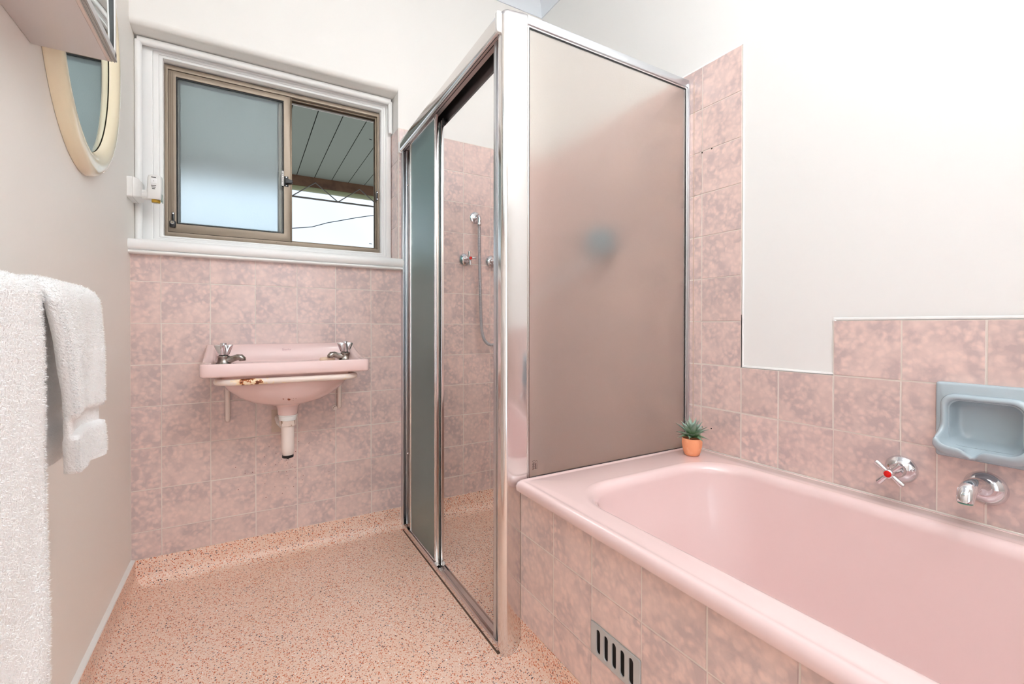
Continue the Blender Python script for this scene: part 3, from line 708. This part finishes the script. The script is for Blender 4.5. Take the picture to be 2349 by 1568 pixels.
# ------------------------------------------------------------------ wall-mounted cross taps
def cross_tap(org, nrm, button, label, rad=.033, arm=.034, rot=.0, reach=.062, group=None):
    o = Vector(org); n = Vector(nrm)
    t = thing('wall_tap', label, 'tap', org, group)
    MB().lathe([(rad, 0), (rad, .003), (rad*.93, .008), (rad*.72, .014), (rad*.56, .017), (rad*.5, .018), (rad*.48, .026), (rad*.40, .030), (.008, .031)], o, n, 32).build('flange', CHROME, t)
    MB().lathe([(.0075, .026), (.0075, reach-.012), (.010, reach-.008), (.011, reach), (.0105, reach+.006), (.0085, reach+.008), (0, reach+.008)], o, n, 24).build('spindle', CHROME, t)
    h = MB(); u = n.cross(Vector((0, 0, 1))).normalized(); v = n.cross(u)
    for k in range(4):
        a = rot+k*PI/2; d = math.cos(a)*u+math.sin(a)*v; c = o+n*(reach-.002)
        h.tube([c+d*.006, c+d*(arm-.003), c+d*(arm-.0005), c+d*(arm+.001)], [.0046, .0068, .0062, .0030], 12)
    h.build('cross_handle', CHROME, t)
    MB().lathe([(.0078, reach+.0075), (.0078, reach+.0090), (.006, reach+.0098), (0, reach+.0098)], o, n, 20).build('button', button, t)
    return t
cross_tap((1.327, 0, 1.28), (0, -1, 0), RED, 'chrome cross-handled shower tap with red button, left of the hose', rot=.12)
cross_tap((1.476, 0, 1.28), (0, -1, 0), BLUE, 'chrome cross-handled shower tap with blue button, right of the hose', rot=.2)
cross_tap((W, -1.619, .589), (-1, 0, 0), RED, 'chrome cross-handled bath tap with red button above the bathtub', rad=.034, arm=.036, rot=.88, reach=.070)
# bath spout
S = thing('bath_spout', 'chrome bath spout on the tiled wall below the blue soap holder', 'spout', (W, -1.77, .588))
MB().lathe([(.037, 0), (.037, .003), (.034, .009), (.028, .016), (.021, .022), (.012, .024)], (W, -1.77, .588), (-1, 0, 0), 32).build('flange', CHROME, S)
MB().tube([(W-.008, -1.77, .590), (W-.03, -1.77, .5975), (W-.06, -1.77, .605), (W-.085, -1.77, .608), (W-.105, -1.77, .606), (W-.118, -1.77, .599), (W-.124, -1.77, .588), (W-.125, -1.77, .580)], [.020, .0175, .0155, .0148, .0152, .0155, .0145, .0135], 20).build('spout_pipe', CHROME, S)
MB().lathe([(.012, 0), (.012, -.002), (0, -.002)], (W-.125, -1.77, .580)).build('aerator', mat('verdigris', (90, 150, 130), .6), S)

# ------------------------------------------------------------------ shower hose and hand piece
HS = thing('shower_hose', 'chrome shower outlet elbow with a long flexible metal hose', 'shower hose', (1.388, 0, 1.48+.02))
oz = 1.4965
MB().lathe([(.030, 0), (.030, .003), (.027, .006), (.016, .0075), (.012, .008)], (1.385, 0, oz), (0, -1, 0), 28).build('flange', CHROME, HS)
MB().tube([(1.385, -.004, oz), (1.385, -.030, oz+.001), (1.385, -.042, oz-.003), (1.385, -.047, oz-.014), (1.385, -.047, oz-.035)], [.010, .011, .0115, .011, .0095], 14).build('elbow', CHROME, HS)
MB().lathe([(.0105, 0), (.0112, -.002), (.0112, -.012), (.0085, -.016)], (1.385, -.047, oz-.033), (0, 0, 1), 8).build('hose_nut', CHROME, HS)
hp = [(1.385, -.047, oz-.045), (1.386, -.048, 1.30), (1.390, -.050, 1.10), (1.393, -.052, .98), (1.398, -.056, .91), (1.412, -.064, .868), (1.438, -.075, .850), (1.468, -.090, .862), (1.495, -.11, .90), (1.55, -.16, 1.0), (1.62, -.28, 1.12), (1.68, -.42, 1.20), (1.705, -.52, 1.235), (1.708, -.55, 1.25)]
def catmull(P, n=26):
    P = [Vector(p) for p in P]; out = []
    for i in range(len(P)-1):
        a, b, c, d = P[max(i-1, 0)], P[i], P[i+1], P[min(i+2, len(P)-1)]
        for k in range(n):
            t = k/n; out.append(.5*((2*b)+(c-a)*t+(2*a-5*b+4*c-d)*t*t+(3*b-a-3*c+d)*t**3))
    return out+[P[-1]]
hpath = catmull(hp, 24)
# resample evenly, corrugated radius
res = [hpath[0]]; acc = 0
for a_, b_ in zip(hpath, hpath[1:]):
    d = (b_-a_).length
    while d > 0 and acc+d >= .0022:
        t = (.0022-acc)/d; a_ = a_.lerp(b_, t); res.append(a_.copy()); d = (b_-a_).length; acc = 0
    acc += d
MB().tube(res, [.0088 if i % 2 else .0074 for i in range(len(res))], 8).build('hose', ALU2, HS)
HH = thing('hand_shower', 'grey-blue hand shower blurred behind the frosted glass on the right shower wall', 'hand shower', (1.745, -.56, 1.31))
MB().lathe([(.018, 0), (.018, .01), (.010, .014), (.010, .045)], (W, -.575, 1.26), (-1, 0, 0)).build('wall_bracket', DULLCHROME, HH)
MB().tube([(1.715, -.565, 1.235), (1.722, -.56, 1.27), (1.735, -.555, 1.31)], [.011, .013, .016], 14).build('handle', GREYTUBE, HH)
MB().lathe([(.016, .03), (.050, .018), (.066, 0), (.066, -.010), (.058, -.014), (0, -.014)], (1.735, -.552, 1.318), (.75, .45, .25), 28).build('spray_head', mat('grey_blue_plastic', (122, 150, 164), .4), HH)

# ------------------------------------------------------------------ soap holder on the right wall
SD = thing('soap_holder', 'grey-blue ceramic soap holder set in the tiles above the bath spout', 'soap dish', (W, -1.77, .73))
cy_, cz_ = -1.7698, .7305; hw, hh_ = .0835, .0865
def pt(u, v, d): return (W-d, cy_-u, cz_+v)    # u to the right in the picture, v up, d out of the wall
def rr(u0, u1, v0, v1, r, d, n=8): return [pt(a, b, d) for a, b, _ in rrect(u0, u1, v0, v1, r, 0, n)]
def rr12(u0, u1, v0, v1, r, d): return rr(u0, u1, v0, v1, r, d, 12)
lo = [rr12(-hw, hw, -hh_, hh_, .006, -.005), rr12(-hw, hw, -hh_, hh_, .006, .006), rr12(-hw+.002, hw-.002, -hh_+.002, hh_-.002, .006, .010), rr12(-hw+.006, hw-.006, -hh_+.006, hh_-.006, .006, .012), rr12(-.058, .058, -.056, .046, .02, .012)]
# inner opening lip, projecting ledge at the bottom
def lip(s, dtop, dbot, r=.02, wav=1, lift=0):
    out = []; base = rrect(-.068+s, .068-s, -.068+s, .056-s, r, 0, 12)
    n_ = len(base); dense = []
    for k in range(n_):      # refine long straights so the notch has points
        a, b, _ = base[k]; a2, b2, _ = base[(k+1) % n_]; m = 14 if k % 13 == 12 else 1
        dense += [(a+(a2-a)*q/m, b+(b2-b)*q/m) for q in range(m)]
    for a, b in dense:
        t = smooth((.0-b)/.055); d = dtop+(dbot-dtop)*t**1.5
        nt_ = math.exp(-((a+.010)/.010)**2)*wav*(1 if b < -.04 else 0)
        nn = math.exp(-((a+.010)/.011)**2)*(1 if b < -.03 else 0)
        out.append(pt(a*(1+.10*t*wav), b-.006*t*wav+lift*(t**2)*(1-nn)-.003*nn*min(1, lift*100), d-.010*nt_))
    return out
body = MB(); body.loft(lo, False, False)
body.build('back_plate', BLUEP, SD, angle=50)
# the tray: a thick-walled shell with its recess
def shell_ring(s, dt, db, r, wav=1): return lip(s, dt, db, r, wav)
tray = MB()
N_ = 13
tray.loft([lip(-.004, .006, .006, .028, 0), lip(-.006, .0125, .026, .028, .6), lip(-.004, .0175, .045, .026, 1, .004), lip(-.001, .0205, .053, .024, 1, .012), lip(.002, .0215, .054, .023, 1, .016), lip(.005, .0205, .051, .022, 1, .015), lip(.007, .0150, .045, .020, .9, .008), lip(.009, .008, .034, .020, .6, .001), lip(.011, -.004, .018, .020, .2), lip(.013, -.018, .004, .020, 0), lip(.018, -.026, -.012, .018, 0), lip(.026, -.028, -.028, .014, 0), lip(.046, -.028, -.028, .006, 0)], False, True)
tray.build('tray', BLUEP, SD, angle=70)

# ------------------------------------------------------------------ potted succulent on the bath rim
PL = thing('potted_succulent', 'small green succulent in a terracotta pot on the bath corner', 'plant', (1.688, -1.078, .5065))
px, py, pz = 1.688, -1.078, .5065
MB().lathe([(0, 0), (.020, 0), (.0235, .002), (.0275, .012), (.0315, .028), (.0330, .042), (.0322, .054), (.0318, .058), (.0300, .0585), (.0285, .056), (.0285, .046), (0, .046)], (px, py, pz), seg=36).build('pot', TERRA, PL, angle=50)
MB().lathe([(0, .049), (.02, .0485), (.0286, .047)], (px, py, pz), seg=24).build('soil', SOIL, PL)
def leaf(az, el, ln, wd, bend, base=.004, hgt=.05):
    me = bpy.data.meshes.new('leaf'); v = []; f = []; n = 8
    for i in range(n+1):
        t = i/n; r = ln*t; wv = wd*(math.sin(PI*min(1, t*.92+.12))**.75)*(1-t**4)*.5+.0003
        zb = -bend*ln*t*t
        for k, s_ in enumerate((-1, -.5, 0, .5, 1)): v.append((r, s_*wv, zb+abs(s_)**1.6*wv*.55))
    m_ = n+1
    for i in range(n):
        for k in range(4): f.append((i*5+k, (i+1)*5+k, (i+1)*5+k+1, i*5+k+1))
    o_ = len(v)
    v += [(x, y*.96, z-.0009) for x, y, z in v]
    f += [tuple(reversed([q+o_ for q in ff])) for ff in f]
    me.from_pydata(v, [], f); me.materials.append(LEAF)
    for p_ in me.polygons: p_.use_smooth = True
    o = bpy.data.objects.new('leaf', me); C.objects.link(o); o.parent = PL
    o.rotation_euler = (0, -el, az); o.location = (math.cos(az)*base, math.sin(az)*base, hgt)
rg = random.Random(3)
for ring_i, (cnt, el, ln, wd, bend, bs, hg) in enumerate(((7, .42, .044, .018, .42, .004, .060), (8, .60, .056, .020, .18, .004, .060), (7, .90, .062, .019, .10, .003, .062), (6, 1.22, .068, .017, .05, .001, .063))):
    for k in range(cnt):
        leaf(2*PI*k/cnt+ring_i*.7+rg.uniform(-.15, .15), el+rg.uniform(-.10, .12), ln*rg.uniform(.88, 1.1), wd*rg.uniform(.9, 1.1), bend, bs, hg)

# ------------------------------------------------------------------ shower screen
SS = thing('shower_screen', 'aluminium framed shower screen with frosted sliding door and fixed frosted panel', 'shower screen', (1.03, -.5, 0))
# corner post, rounded front-left corner and rounded top
def post():
    pf = [(1.0845, -.93)] + [(1.0845, -.9785)] + arc(1.0785, -.9785, .006, 0, -90, 4) + arc(1.0165, -.9685, .016, -90, -180, 8) + [(1.0005, -.955), (1.012, -.955), (1.012, -.93)]
    lo = []
    cxp, cyp = 1.043, -.957
    for z, s_ in ((0, 1), (1.83, 1), (1.836, .99), (1.841, .96), (1.8435, .9)):
        l = []
        for x, y in pf:
            xx = cxp+(x-cxp)*s_; yy = cyp+(y-cyp)*s_
            l.append((xx, yy, z + (.012*(xx-1.0)/.085 if z > 1 else 0)))
        lo.append(l)
    MB().loft(lo).build('corner_post', ALU, SS, angle=50)
post()
mb = MB().prism([(1.006, -.9305), (1.006, -.915), (1.010, -.915), (1.010, -.926), (1.040, -.926), (1.040, -.9305)], 2, .0, 1.78)
mb.build('post_channel', ALU2, SS, bevel=.0008)
# head rail: slightly out of level as in the photograph
def railpt(x, y, dz): return (x, y, 1.800+dz+.028*(-y)/.99)
def rail(prof, name, m, y0=-.012, y1=-.965, ang=40):
    MB().loft([[railpt(x, y, dz) for x, dz in prof] for y in (y0, y1)]).build(name, m, SS, angle=ang)
rail([(.992, .006), (1.048, .006), (1.048, .0), (.999, 0), (.999, -.034), (1.003, -.038), (1.003, -.042), (.998, -.0445), (.9935, -.043), (.990, -.038), (.990, .0)], 'head_rail', ALU)
rail([(1.0035, -.039), (1.030, -.039), (1.030, -.001), (1.0035, -.001)], 'rail_soffit', mat('pink_reflection_aluminium', (220, 206, 204), .5, .9))  # pinkish base colour carries the reflection of the pink floor
rail([(1.0125, -.0375), (1.0125, -.0405), (1.0145, -.0405), (1.0145, -.0375)], 'rail_groove', BLACK)
rail([(1.046, .006), (1.046, -.075), (1.049, -.078), (1.0505, -.078), (1.0505, .006)], 'inner_rail', mat('dark_anodised_inner_rail', (112, 108, 108), .35, 1))
cap = MB().prism([(.9885, 0), (1.0005, 0), (1.0005, .06), (.9885, .06)], 1, -.975, -.962)
cap = MB(); cap.loft([[(x, y, z+1.7825) for x, z in [(.9875, .006), (.990, .0), (1.0015, 0), (1.0015, .060), (.990, .060), (.9875, .054)]] for y in (-.9695, -.957)])
cap.build('rail_end_cap', WHITEP, SS, bevel=.002)
cap = MB(); cap.loft([[(x, y, z+1.752) for x, z in [(.986, .008), (.990, .0), (1.0035, 0), (1.0035, .052), (.990, .052), (.986, .046)]] for y in (-.012, -.002)])
cap.build('rail_end_cap', WHITEP, SS, bevel=.002)
# bottom track
MB().prism([(.9985, 0), (1.043, 0), (1.046, .004), (1.046, .010), (1.0435, .010), (1.041, .006), (1.022, .006), (1.022, .014), (1.0205, .014), (1.0205, .006), (1.009, .006), (1.007, .0205), (1.003, .0225), (.9995, .019), (.9985, .006)], 1, -.001, -.955).build('floor_track', ALU, SS)
# wall jamb
MB().prism([(1.0, -.0005), (1.048, -.0005), (1.048, -.020), (1.045, -.020), (1.045, -.006), (1.004, -.006), (1.004, -.034), (1.0, -.034)], 2, .0, 1.765).build('wall_jamb', ALU2, SS, bevel=.0006)
MB().box((.9955, -.960, 0), (.9986, -.02, .0016)).box((.9955, -.962, 0), (1.0, -.955, .002)).build('grime_line', mat('dark_grime', (92, 70, 56), .8), SS)
box('black_bumper', (1.006, -.022, .018), (1.034, -.007, .045), BLACK, SS, bevel=.002)
for z in (.35, 1.60): MB().lathe([(.0045, 0), (.0045, .001), (.0025, .003), (0, .0035)], (1.024, -.030, z), (0, -1, 0), 12).build('rivet', CHROME, SS)
box('jamb_inner', (1.016, -.030, .02), (1.034, -.005, 1.76), ALU2, SS, bevel=.003)
# two sliding door leaves, both pushed back to the wall
def leaf_door(x, y0, y1, z0, z1, shade):
    d = MB().box((x-.0065, y1-.002, z0), (x+.0065, y1+.018, z1)).build('door_stile', ALU, SS, bevel=.002)   # leading stile
    MB().box((x-.0065, y0-.012, z0), (x+.0065, y0, z1)).build('door_stile', ALU, SS, bevel=.002)
    MB().box((x-.006, y1+.018, z1-.012), (x+.006, y0-.012, z1)).build('door_rail', ALU, SS, bevel=.001)
    MB().box((x-.006, y1+.018, z0), (x+.006, y0-.012, z0+.016)).build('door_rail', ALU, SS, bevel=.002)
    MB().box((x-.0025, y1+.016, z0+.012), (x+.0025, y0-.010, z1-.010)).build('door_pane', shade, SS)
    return d
leaf_door(1.0145, -.105, -.432, .010, 1.768, FROST_DOOR)
leaf_door(1.0345, -.045, -.437, .010, 1.745, FROST_DOOR)
for x, y in ((1.0105, -.430), (1.0345, -.446)):
    MB().lathe([(.0055, 0), (.006, .002), (.006, .010), (.005, .012)], (x, y, .014), (0, 0, 1), 12).build('door_guide', WHITEP, SS)
MB().box((1.030, -.452, 1.726), (1.044, -.436, 1.75)).build('door_stop', BLACK, SS, bevel=.002)
box('handle_strip', (1.0045, -.431, .03), (1.0085, -.425, 1.75), ALU, SS, bevel=.001)
# fixed panel over the bath end
yp = -.9745
box('top_rail', (1.084, yp-.008, 1.827), (W-.001, yp+.010, 1.8545), ALU2, SS, bevel=.003)
mb = MB(); ring(mb, (1.0845, W-.004, .489, 1.829), (1.0905, W-.012, .4965, 1.822), yp-.004, yp+.005); mb.build('panel_frame', ALU, SS, bevel=.0012)
mb = MB(); ring(mb, (1.0900, W-.011, .4955, 1.823), (1.0925, W-.0145, .499, 1.8185), yp-.003, yp+.003); mb.build('panel_gasket', RUBBER, SS)
box('fixed_pane', (1.0910, yp-.0022, .4965), (W-.0125, yp+.0022, 1.821), FROST_SCR, SS)
box('wall_channel', (W-.009, yp-.012, .51), (W-.0002, yp+.012, 1.838), ALU2, SS, bevel=.002)
# etched safety mark in the pane's lower corner (turned on its side)
mk = Matrix.Translation((1.119, yp-.0024, .523)) @ Matrix.Rotation(PI/2, 4, 'X') @ Matrix.Rotation(PI/2, 4, 'Z')
e = bpy.data.objects.new('etched_mark', None)
mb = MB()
def m2(a, b, ww, hh): mb.box((1.106+a, yp-.0026, .520+b), (1.106+a+ww, yp-.0021, .520+b+hh))
for k in range(9): m2(-.002+.0006*(k % 3), k*.0024, .0052-.0006*(k % 2), .0012)
for k in range(4): m2(.004, .002+k*.0052, .0013, .003)
m2(.0078, .001, .0022, .0165); m2(.0102, .001, .004, .0008); m2(.0135, .001, .0006, .0150); m2(.012, .0155, .002, .0006)
for k in range(7): a = PI*k/6; m2(.0115+.0035*math.cos(a), .020+.0050*math.sin(a), .0010, .0012)
for k in range(5): m2(-.002+.0018*k, .0245+.0004*k, .0011, .0012)
mb.build('etched_mark', PRINT, SS)
MB().box((1.0800, -.9862, .4880), (1.0915, -.979, .4945)).build('gap_sealant', RUBBER, SS)

# ------------------------------------------------------------------ mirror cabinet on the left wall
MC = thing('mirror_cabinet', 'white wall cabinet with sliding mirror doors, seen from below', 'cabinet', (L, -1.2, 1.495))
zb_, zt_, yr, yl = 1.495, 2.12, -.868, -1.78
mb = MB(); xf = .124
mb.box((L+.0005, yl, zb_), (xf, yr, zb_+.014)).box((L+.0005, yl, zt_-.014), (xf, yr, zt_)).box((L+.0005, yr-.014, zb_+.014), (xf, yr, zt_-.014)).box((L+.0005, yl, zb_+.014), (xf, yl+.014, zt_-.014)).box((L+.0005, yl+.014, zb_+.014), (L+.006, yr-.014, zt_-.014))
mb.build('carcass', LAMINATE, MC, bevel=.0008)
box('edge_strip', (xf, yl, zb_), (xf+.006, yr, zb_+.010), mat('edge_strip_cream', (224, 208, 200), .4), MC, bevel=.0008)
mb = MB()
for k in range(4): mb.box((xf+.0062+.0024*k, yl, zb_+.0+.0012*(k % 2)), (xf+.0078+.0024*k, yr, zb_+.024-.002*k))
mb.box((xf+.0062, yl, zb_+.002), (xf+.0158, yr, zb_+.0045))
mb.build('door_track', VENT, MC)
box('mirror_door', (xf+.0085, -1.32, zb_+.010), (xf+.0125, yr-.016, zt_-.012), MIRROR, MC, bevel=.0006)
box('mirror_door', (xf+.0022, yl+.004, zb_+.010), (xf+.0060, -1.30, zt_-.012), MIRROR, MC, bevel=.0006)
box('door_edge', (xf+.0075, yr-.0145, zb_+.012), (xf+.0132, yr-.0128, zt_-.012), BLACK, MC)
box('side_trim', (xf, yr-.0125, zb_+.006), (xf+.0150, yr-.001, zt_), WHITEP, MC, bevel=.002)
box('top_track', (xf, yl, zt_-.016), (xf+.0158, yr, zt_), VENT, MC)

# ------------------------------------------------------------------ oval mirror
OM = thing('oval_mirror', 'oval mirror in a glossy cream plastic frame on the left wall', 'mirror', (L, -.60, 1.66))
cyM, czM = -.556, 1.700
prof = [(1.0, 0), (1.0, .006), (.985, .015), (.95, .023), (.90, .0275), (.84, .0285), (.78, .0265), (.73, .020), (.70, .0125), (.69, .0085)]
def ovl(s, d, n=72, dz=0): 
    a, b = .299-(1-s)*.205, .366-(1-s)*.205
    return [(L+d, cyM+a*math.cos(2*PI*k/n), czM+b*math.sin(2*PI*k/n)) for k in range(n)]
MB().loft([ovl(s, d+.0006) for s, d in prof], False, False).build('frame', CREAMP, OM, angle=50)
MB().loft([ovl(.735, .0015), ovl(.735, .0075), ovl(.5, .0076), ovl(.2, .0076)], True, True).build('mirror_plate', MIRROR, OM, angle=30)

# ------------------------------------------------------------------ power outlet and plug-in air freshener
PO = thing('power_outlet', 'white wall socket box in the corner beside the window', 'socket', (L, .01, 1.437))
def orr(x, s, a=8): return [(x, y, z) for y, z, _ in rrect(.0115-.0565*s, .0115+.0565*s, 1.4375-.0365*(.35+.65*s), 1.4375+.0365*(.35+.65*s), .006, 0, 5)]
MB().loft([orr(L+.0003, 1), orr(L+.016, 1), orr(L+.020, .985), orr(L+.027, .90), orr(L+.033, .76), orr(L+.036, .6)]).build('socket_box', WHITEP, PO, angle=30)
MB().loft([orr(L+.0155, 1.004), orr(L+.0165, 1.004)]).build('joint_line', mat('grey_joint', (190, 186, 182), .6), PO)
AF = thing('air_freshener', 'white plug-in air freshener with amber oil bottle in the corner socket', 'air freshener', (.09, .015, 1.44))
fy = .012
lo = []
for xk, r in ((L+.034, .012), (L+.036, .0175), (L+.056, .0175), (L+.058, .015)):
    lo.append([(xk, fy+(r+.0007*(k % 2))*math.cos(2*PI*k/36), 1.425+(r+.0007*(k % 2))*math.sin(2*PI*k/36)) for k in range(36)])
MB().loft(lo).build('dial', WHITEP, AF, angle=20)
MB().lathe([(.0165, 0), (.018, .006), (.017, .014), (.012, .026)], (L+.058, fy, 1.425), (1, 0, .15), 24).build('neck', WHITEP, AF)
bl_ = []
for z, wx, wy, sh in ((1.410, .020, .018, .0), (1.413, .0215, .020, 0), (1.445, .0222, .021, .001), (1.485, .0210, .020, .002), (1.495, .0195, .018, .0025), (1.499, .015, .014, .003)):
    bl_.append([(x, y, z) for x, y, _ in rrect(.0810+sh-wx, .0810+sh+wx, fy-wy, fy+wy, .008, 0, 5)])
MB().loft(bl_).build('body', WHITEP, AF, angle=40)
for k, (z, w2) in enumerate(((1.4575, .0075), (1.4515, .0060), (1.4455, .0045))): box('vent_slit', (.081-w2, fy-.0218, z), (.081+w2, fy-.0195, z+.0018), DARK, AF)
box('vent_slit', (.074, fy-.0205, 1.4875), (.088, fy-.0180, 1.4895), DARK, AF)
box('switch', (.0725, fy-.0222, 1.4655), (.0905, fy-.0195, 1.483), mat('switch_white', (248, 248, 248), .3), AF, bevel=.0008)
box('switch_mark', (.0810, fy-.0228, 1.473), (.0818, fy-.0221, 1.4765), DARK, AF)
MB().lathe([(0, 1.399), (.011, 1.399), (.0135, 1.401), (.0135, 1.410)], (.0850, fy, 0), seg=24).build('oil_bottle', AMBER, AF)
box('glass_side', (.1015, fy-.012, 1.402), (.1050, fy+.012, 1.432), CLEARG, AF, bevel=.001)

# ------------------------------------------------------------------ towels on the rail
RX, RZ = .100, .984
TR = thing('towel_rail', 'grey metal towel rail on the left wall, mostly hidden by towels', 'towel rail', (RX, -1.4, RZ))
MB().tube([(RX, -.965, RZ), (RX, -1.95, RZ)], .0115, 16).build('rail', GREYTUBE, TR)
for y in (-.975, -1.94):
    MB().lathe([(.022, 0), (.022, .004), (.012, .009), (.009, .02), (.009, RX-L)], (L, y, RZ), (1, 0, 0)).build('rail_bracket', GREYTUBE, TR)
def towel(name, label, yl_, yr_, zf, zbk, xf_, xb_, seed, fold=.0, taper=None, group=None, band=None, th=.010):
    t = thing(name, label, 'towel', (RX, (yl_+yr_)/2, RZ), group)
    # path over the rail: back bottom -> top -> front bottom
    R_ = .0125+th/2+.002; path = []
    n = 40
    for i in range(n): path.append((xb_, zbk+(RZ-zbk)*i/n, 'b', 1-i/n))
    for i in range(17):
        a = PI-PI*i/16; ex = (xf_-xb_)/2; cx_ = (xf_+xb_)/2
        path.append((cx_+ex*math.cos(a), RZ+R_*math.sin(a), 't', 0))
    for i in range(1, n+20): path.append((xf_, RZ+(zf-RZ)*i/(n+19), 'f', i/(n+19)))
    m_ = 46; pts = []; 
    def lat(s, part, q):
        lo_, hi_ = yl_, yr_
        if taper: lo_, hi_ = taper(part, q)
        return lo_+(hi_-lo_)*s
    grid = []
    for j, (x, z, part, q) in enumerate(path):
        row = []
        for i in range(m_+1):
            s = i/m_; y = lat(s, part, q)
            nrm = 1 if part == 'f' else (-1 if part == 'b' else 0)
            wv = (noise.noise(Vector((y*9+seed, z*2.2, part == 'b')))*.007+noise.noise(Vector((y*28+seed, z*5, 3)))*.004)*(min(1, q*3) if part != 't' else 0)
            if fold and part == 'f': wv += fold*math.sin(s*PI*2.2+.8)*min(1, q*2)
            if band and part != 't' and band[0] < z < band[1]: wv -= .004
            wv *= (1 if nrm > 0 else .35)
            y2 = y+((2*s-1)*noise.noise(Vector((z*16+seed, 3 if s > .5 else 9, 7)))*.005 if part != 't' else 0)
            row.append((x+nrm*abs(wv) if nrm < 0 else x+wv, y2, z))
        grid.append(row)
    # solid: outer and inner skins
    V = []; F = []; J = len(grid); I = m_+1
    def nrmv(j, i):
        a = Vector(grid[min(j+1, J-1)][i])-Vector(grid[max(j-1, 0)][i]); b = Vector(grid[j][min(i+1, I-1)])-Vector(grid[j][max(i-1, 0)])
        return a.cross(b).normalized()
    NR = [[nrmv(j, i) for i in range(I)] for j in range(J)]
    sgn = 1 if NR[J-3][I//2].x > 0 else -1
    for sd in (1, -1):
        for j in range(J):
            for i in range(I):
                e = min(i, I-1-i); k = th/2*min(1, (e+.4)/2.2)**.6
                if band and grid[j][i][2] > band[0] and grid[j][i][2] < band[1] and path[j][2] != 't': k *= .55
                p_ = Vector(grid[j][i])+NR[j][i]*sgn*sd*k; V.append(p_)
    o_ = J*I
    for j in range(J-1):
        for i in range(I-1):
            F.append((j*I+i, j*I+i+1, (j+1)*I+i+1, (j+1)*I+i)); F.append((o_+j*I+i, o_+(j+1)*I+i, o_+(j+1)*I+i+1, o_+j*I+i+1))
    for j in range(J-1):
        for i in (0, I-1): F.append((j*I+i, (j+1)*I+i, o_+(j+1)*I+i, o_+j*I+i))
    for i in range(I-1):
        for j in (0, J-1): F.append((j*I+i, j*I+i+1, o_+j*I+i+1, o_+j*I+i))
    MB().add(V, F).build('cloth', TOWEL, t, angle=80)
    # terry loops: short tufts over the outer skin and along the edges
    pv = []; pf = []; rg = random.Random(seed)
    area_n = int(100000*min(1, (yr_-yl_)/.55))
    for _ in range(area_n):
        j = rg.randrange(2 if band else 1, J-2); i = rg.randrange(0, I) if rg.random() > .22 else (rg.choice((0, 1, I-2, I-1)))
        if path[j][2] == 'b' and rg.random() < .5: continue
        fj, fi = rg.random(), rg.random()
        a = V[j*I+i]; b = V[(j+1)*I+min(i+1, I-1)]
        p0 = Vector((a[0]+(b[0]-a[0])*fj, a[1]+(b[1]-a[1])*fi, a[2]+(b[2]-a[2])*fj))
        if band and band[0]-.004 < p0.z < band[1]+.004 and path[j][2] != 't': continue
        nn = NR[j][i]*sgn
        e = 0
        if i <= 1: e = -1
        if i >= I-2: e = 1
        dirn = (nn*(1 if not e else .4)+Vector((0, e*1.0, 0))+Vector((rg.uniform(-.7, .7), rg.uniform(-.7, .7), rg.uniform(-1.0, .3)))).normalized()
        ln = rg.uniform(.0018, .0042); sdv = dirn.cross(Vector((rg.uniform(-1, 1), rg.uniform(-1, 1), rg.uniform(-1, 1)))).normalized()*.00045
        k = len(pv); pv += [p0-nn*.001-sdv, p0-nn*.001+sdv, p0+dirn*ln]; pf.append((k, k+1, k+2))
    me = bpy.data.meshes.new('terry_pile'); me.from_pydata([tuple(p) for p in pv], [], pf); me.materials.append(TOWEL)
    q_ = bpy.data.objects.new('terry_pile', me); C.objects.link(q_); put(q_, t); q_['kind'] = 'stuff'
    return t
towel('bath_towel', 'large white terry bath towel hanging nearest the camera on the rail', -1.83, -1.276, .22, .45, .135, .078, 11, fold=.004, th=.014)
def tp(part, q):
    if part == 'f': return -1.192+.100*q, -.968+.018*q*q
    if part == 'b': return -1.192+.05*q, -.968+.045*q
    return -1.192, -.968
towel('hand_towel', 'white folded hand towel with ribbed band, farther along the rail', -1.192, -.968, .700, .705, .124, .070, 23, fold=.004, taper=tp, band=(.765, .800), th=.022)

# ------------------------------------------------------------------ ceiling lamp and wall uplight, both added out of view for brightness
CL = thing('added_ceiling_light', 'added round opal ceiling light, out of view', 'lamp', (1.15, -1.6, 2.75))
em = mat('opal_glass', (250, 248, 244), .3); bb = em.node_tree.nodes['Principled BSDF']; bb.inputs['Emission Color'].default_value = (1, .965, .92, 1); bb.inputs['Emission Strength'].default_value = 3
MB().lathe([(.15, 0), (.15, -.02), (.13, -.05), (.08, -.075), (0, -.085)], (1.15, -1.6, 2.75)).build('diffuser', em, CL)
MB().lathe([(.165, 0), (.165, -.018), (.15, -.02)], (1.15, -1.6, 2.75)).build('lamp_rim', WHITEP, CL)

UL = thing('added_wall_uplight', 'added white trough uplight behind the camera, for ceiling fill', 'lamp', (1.0, -2.9, 2.1))  # added fixture, unseen, houses the ceiling-bounce fill
MB().prism([(-2.995, 2.13), (-2.53, 2.13), (-2.53, 2.125), (-2.62, 2.08), (-2.995, 2.06)], 0, .4, 1.6).build('trough', WHITEP, UL, angle=30)
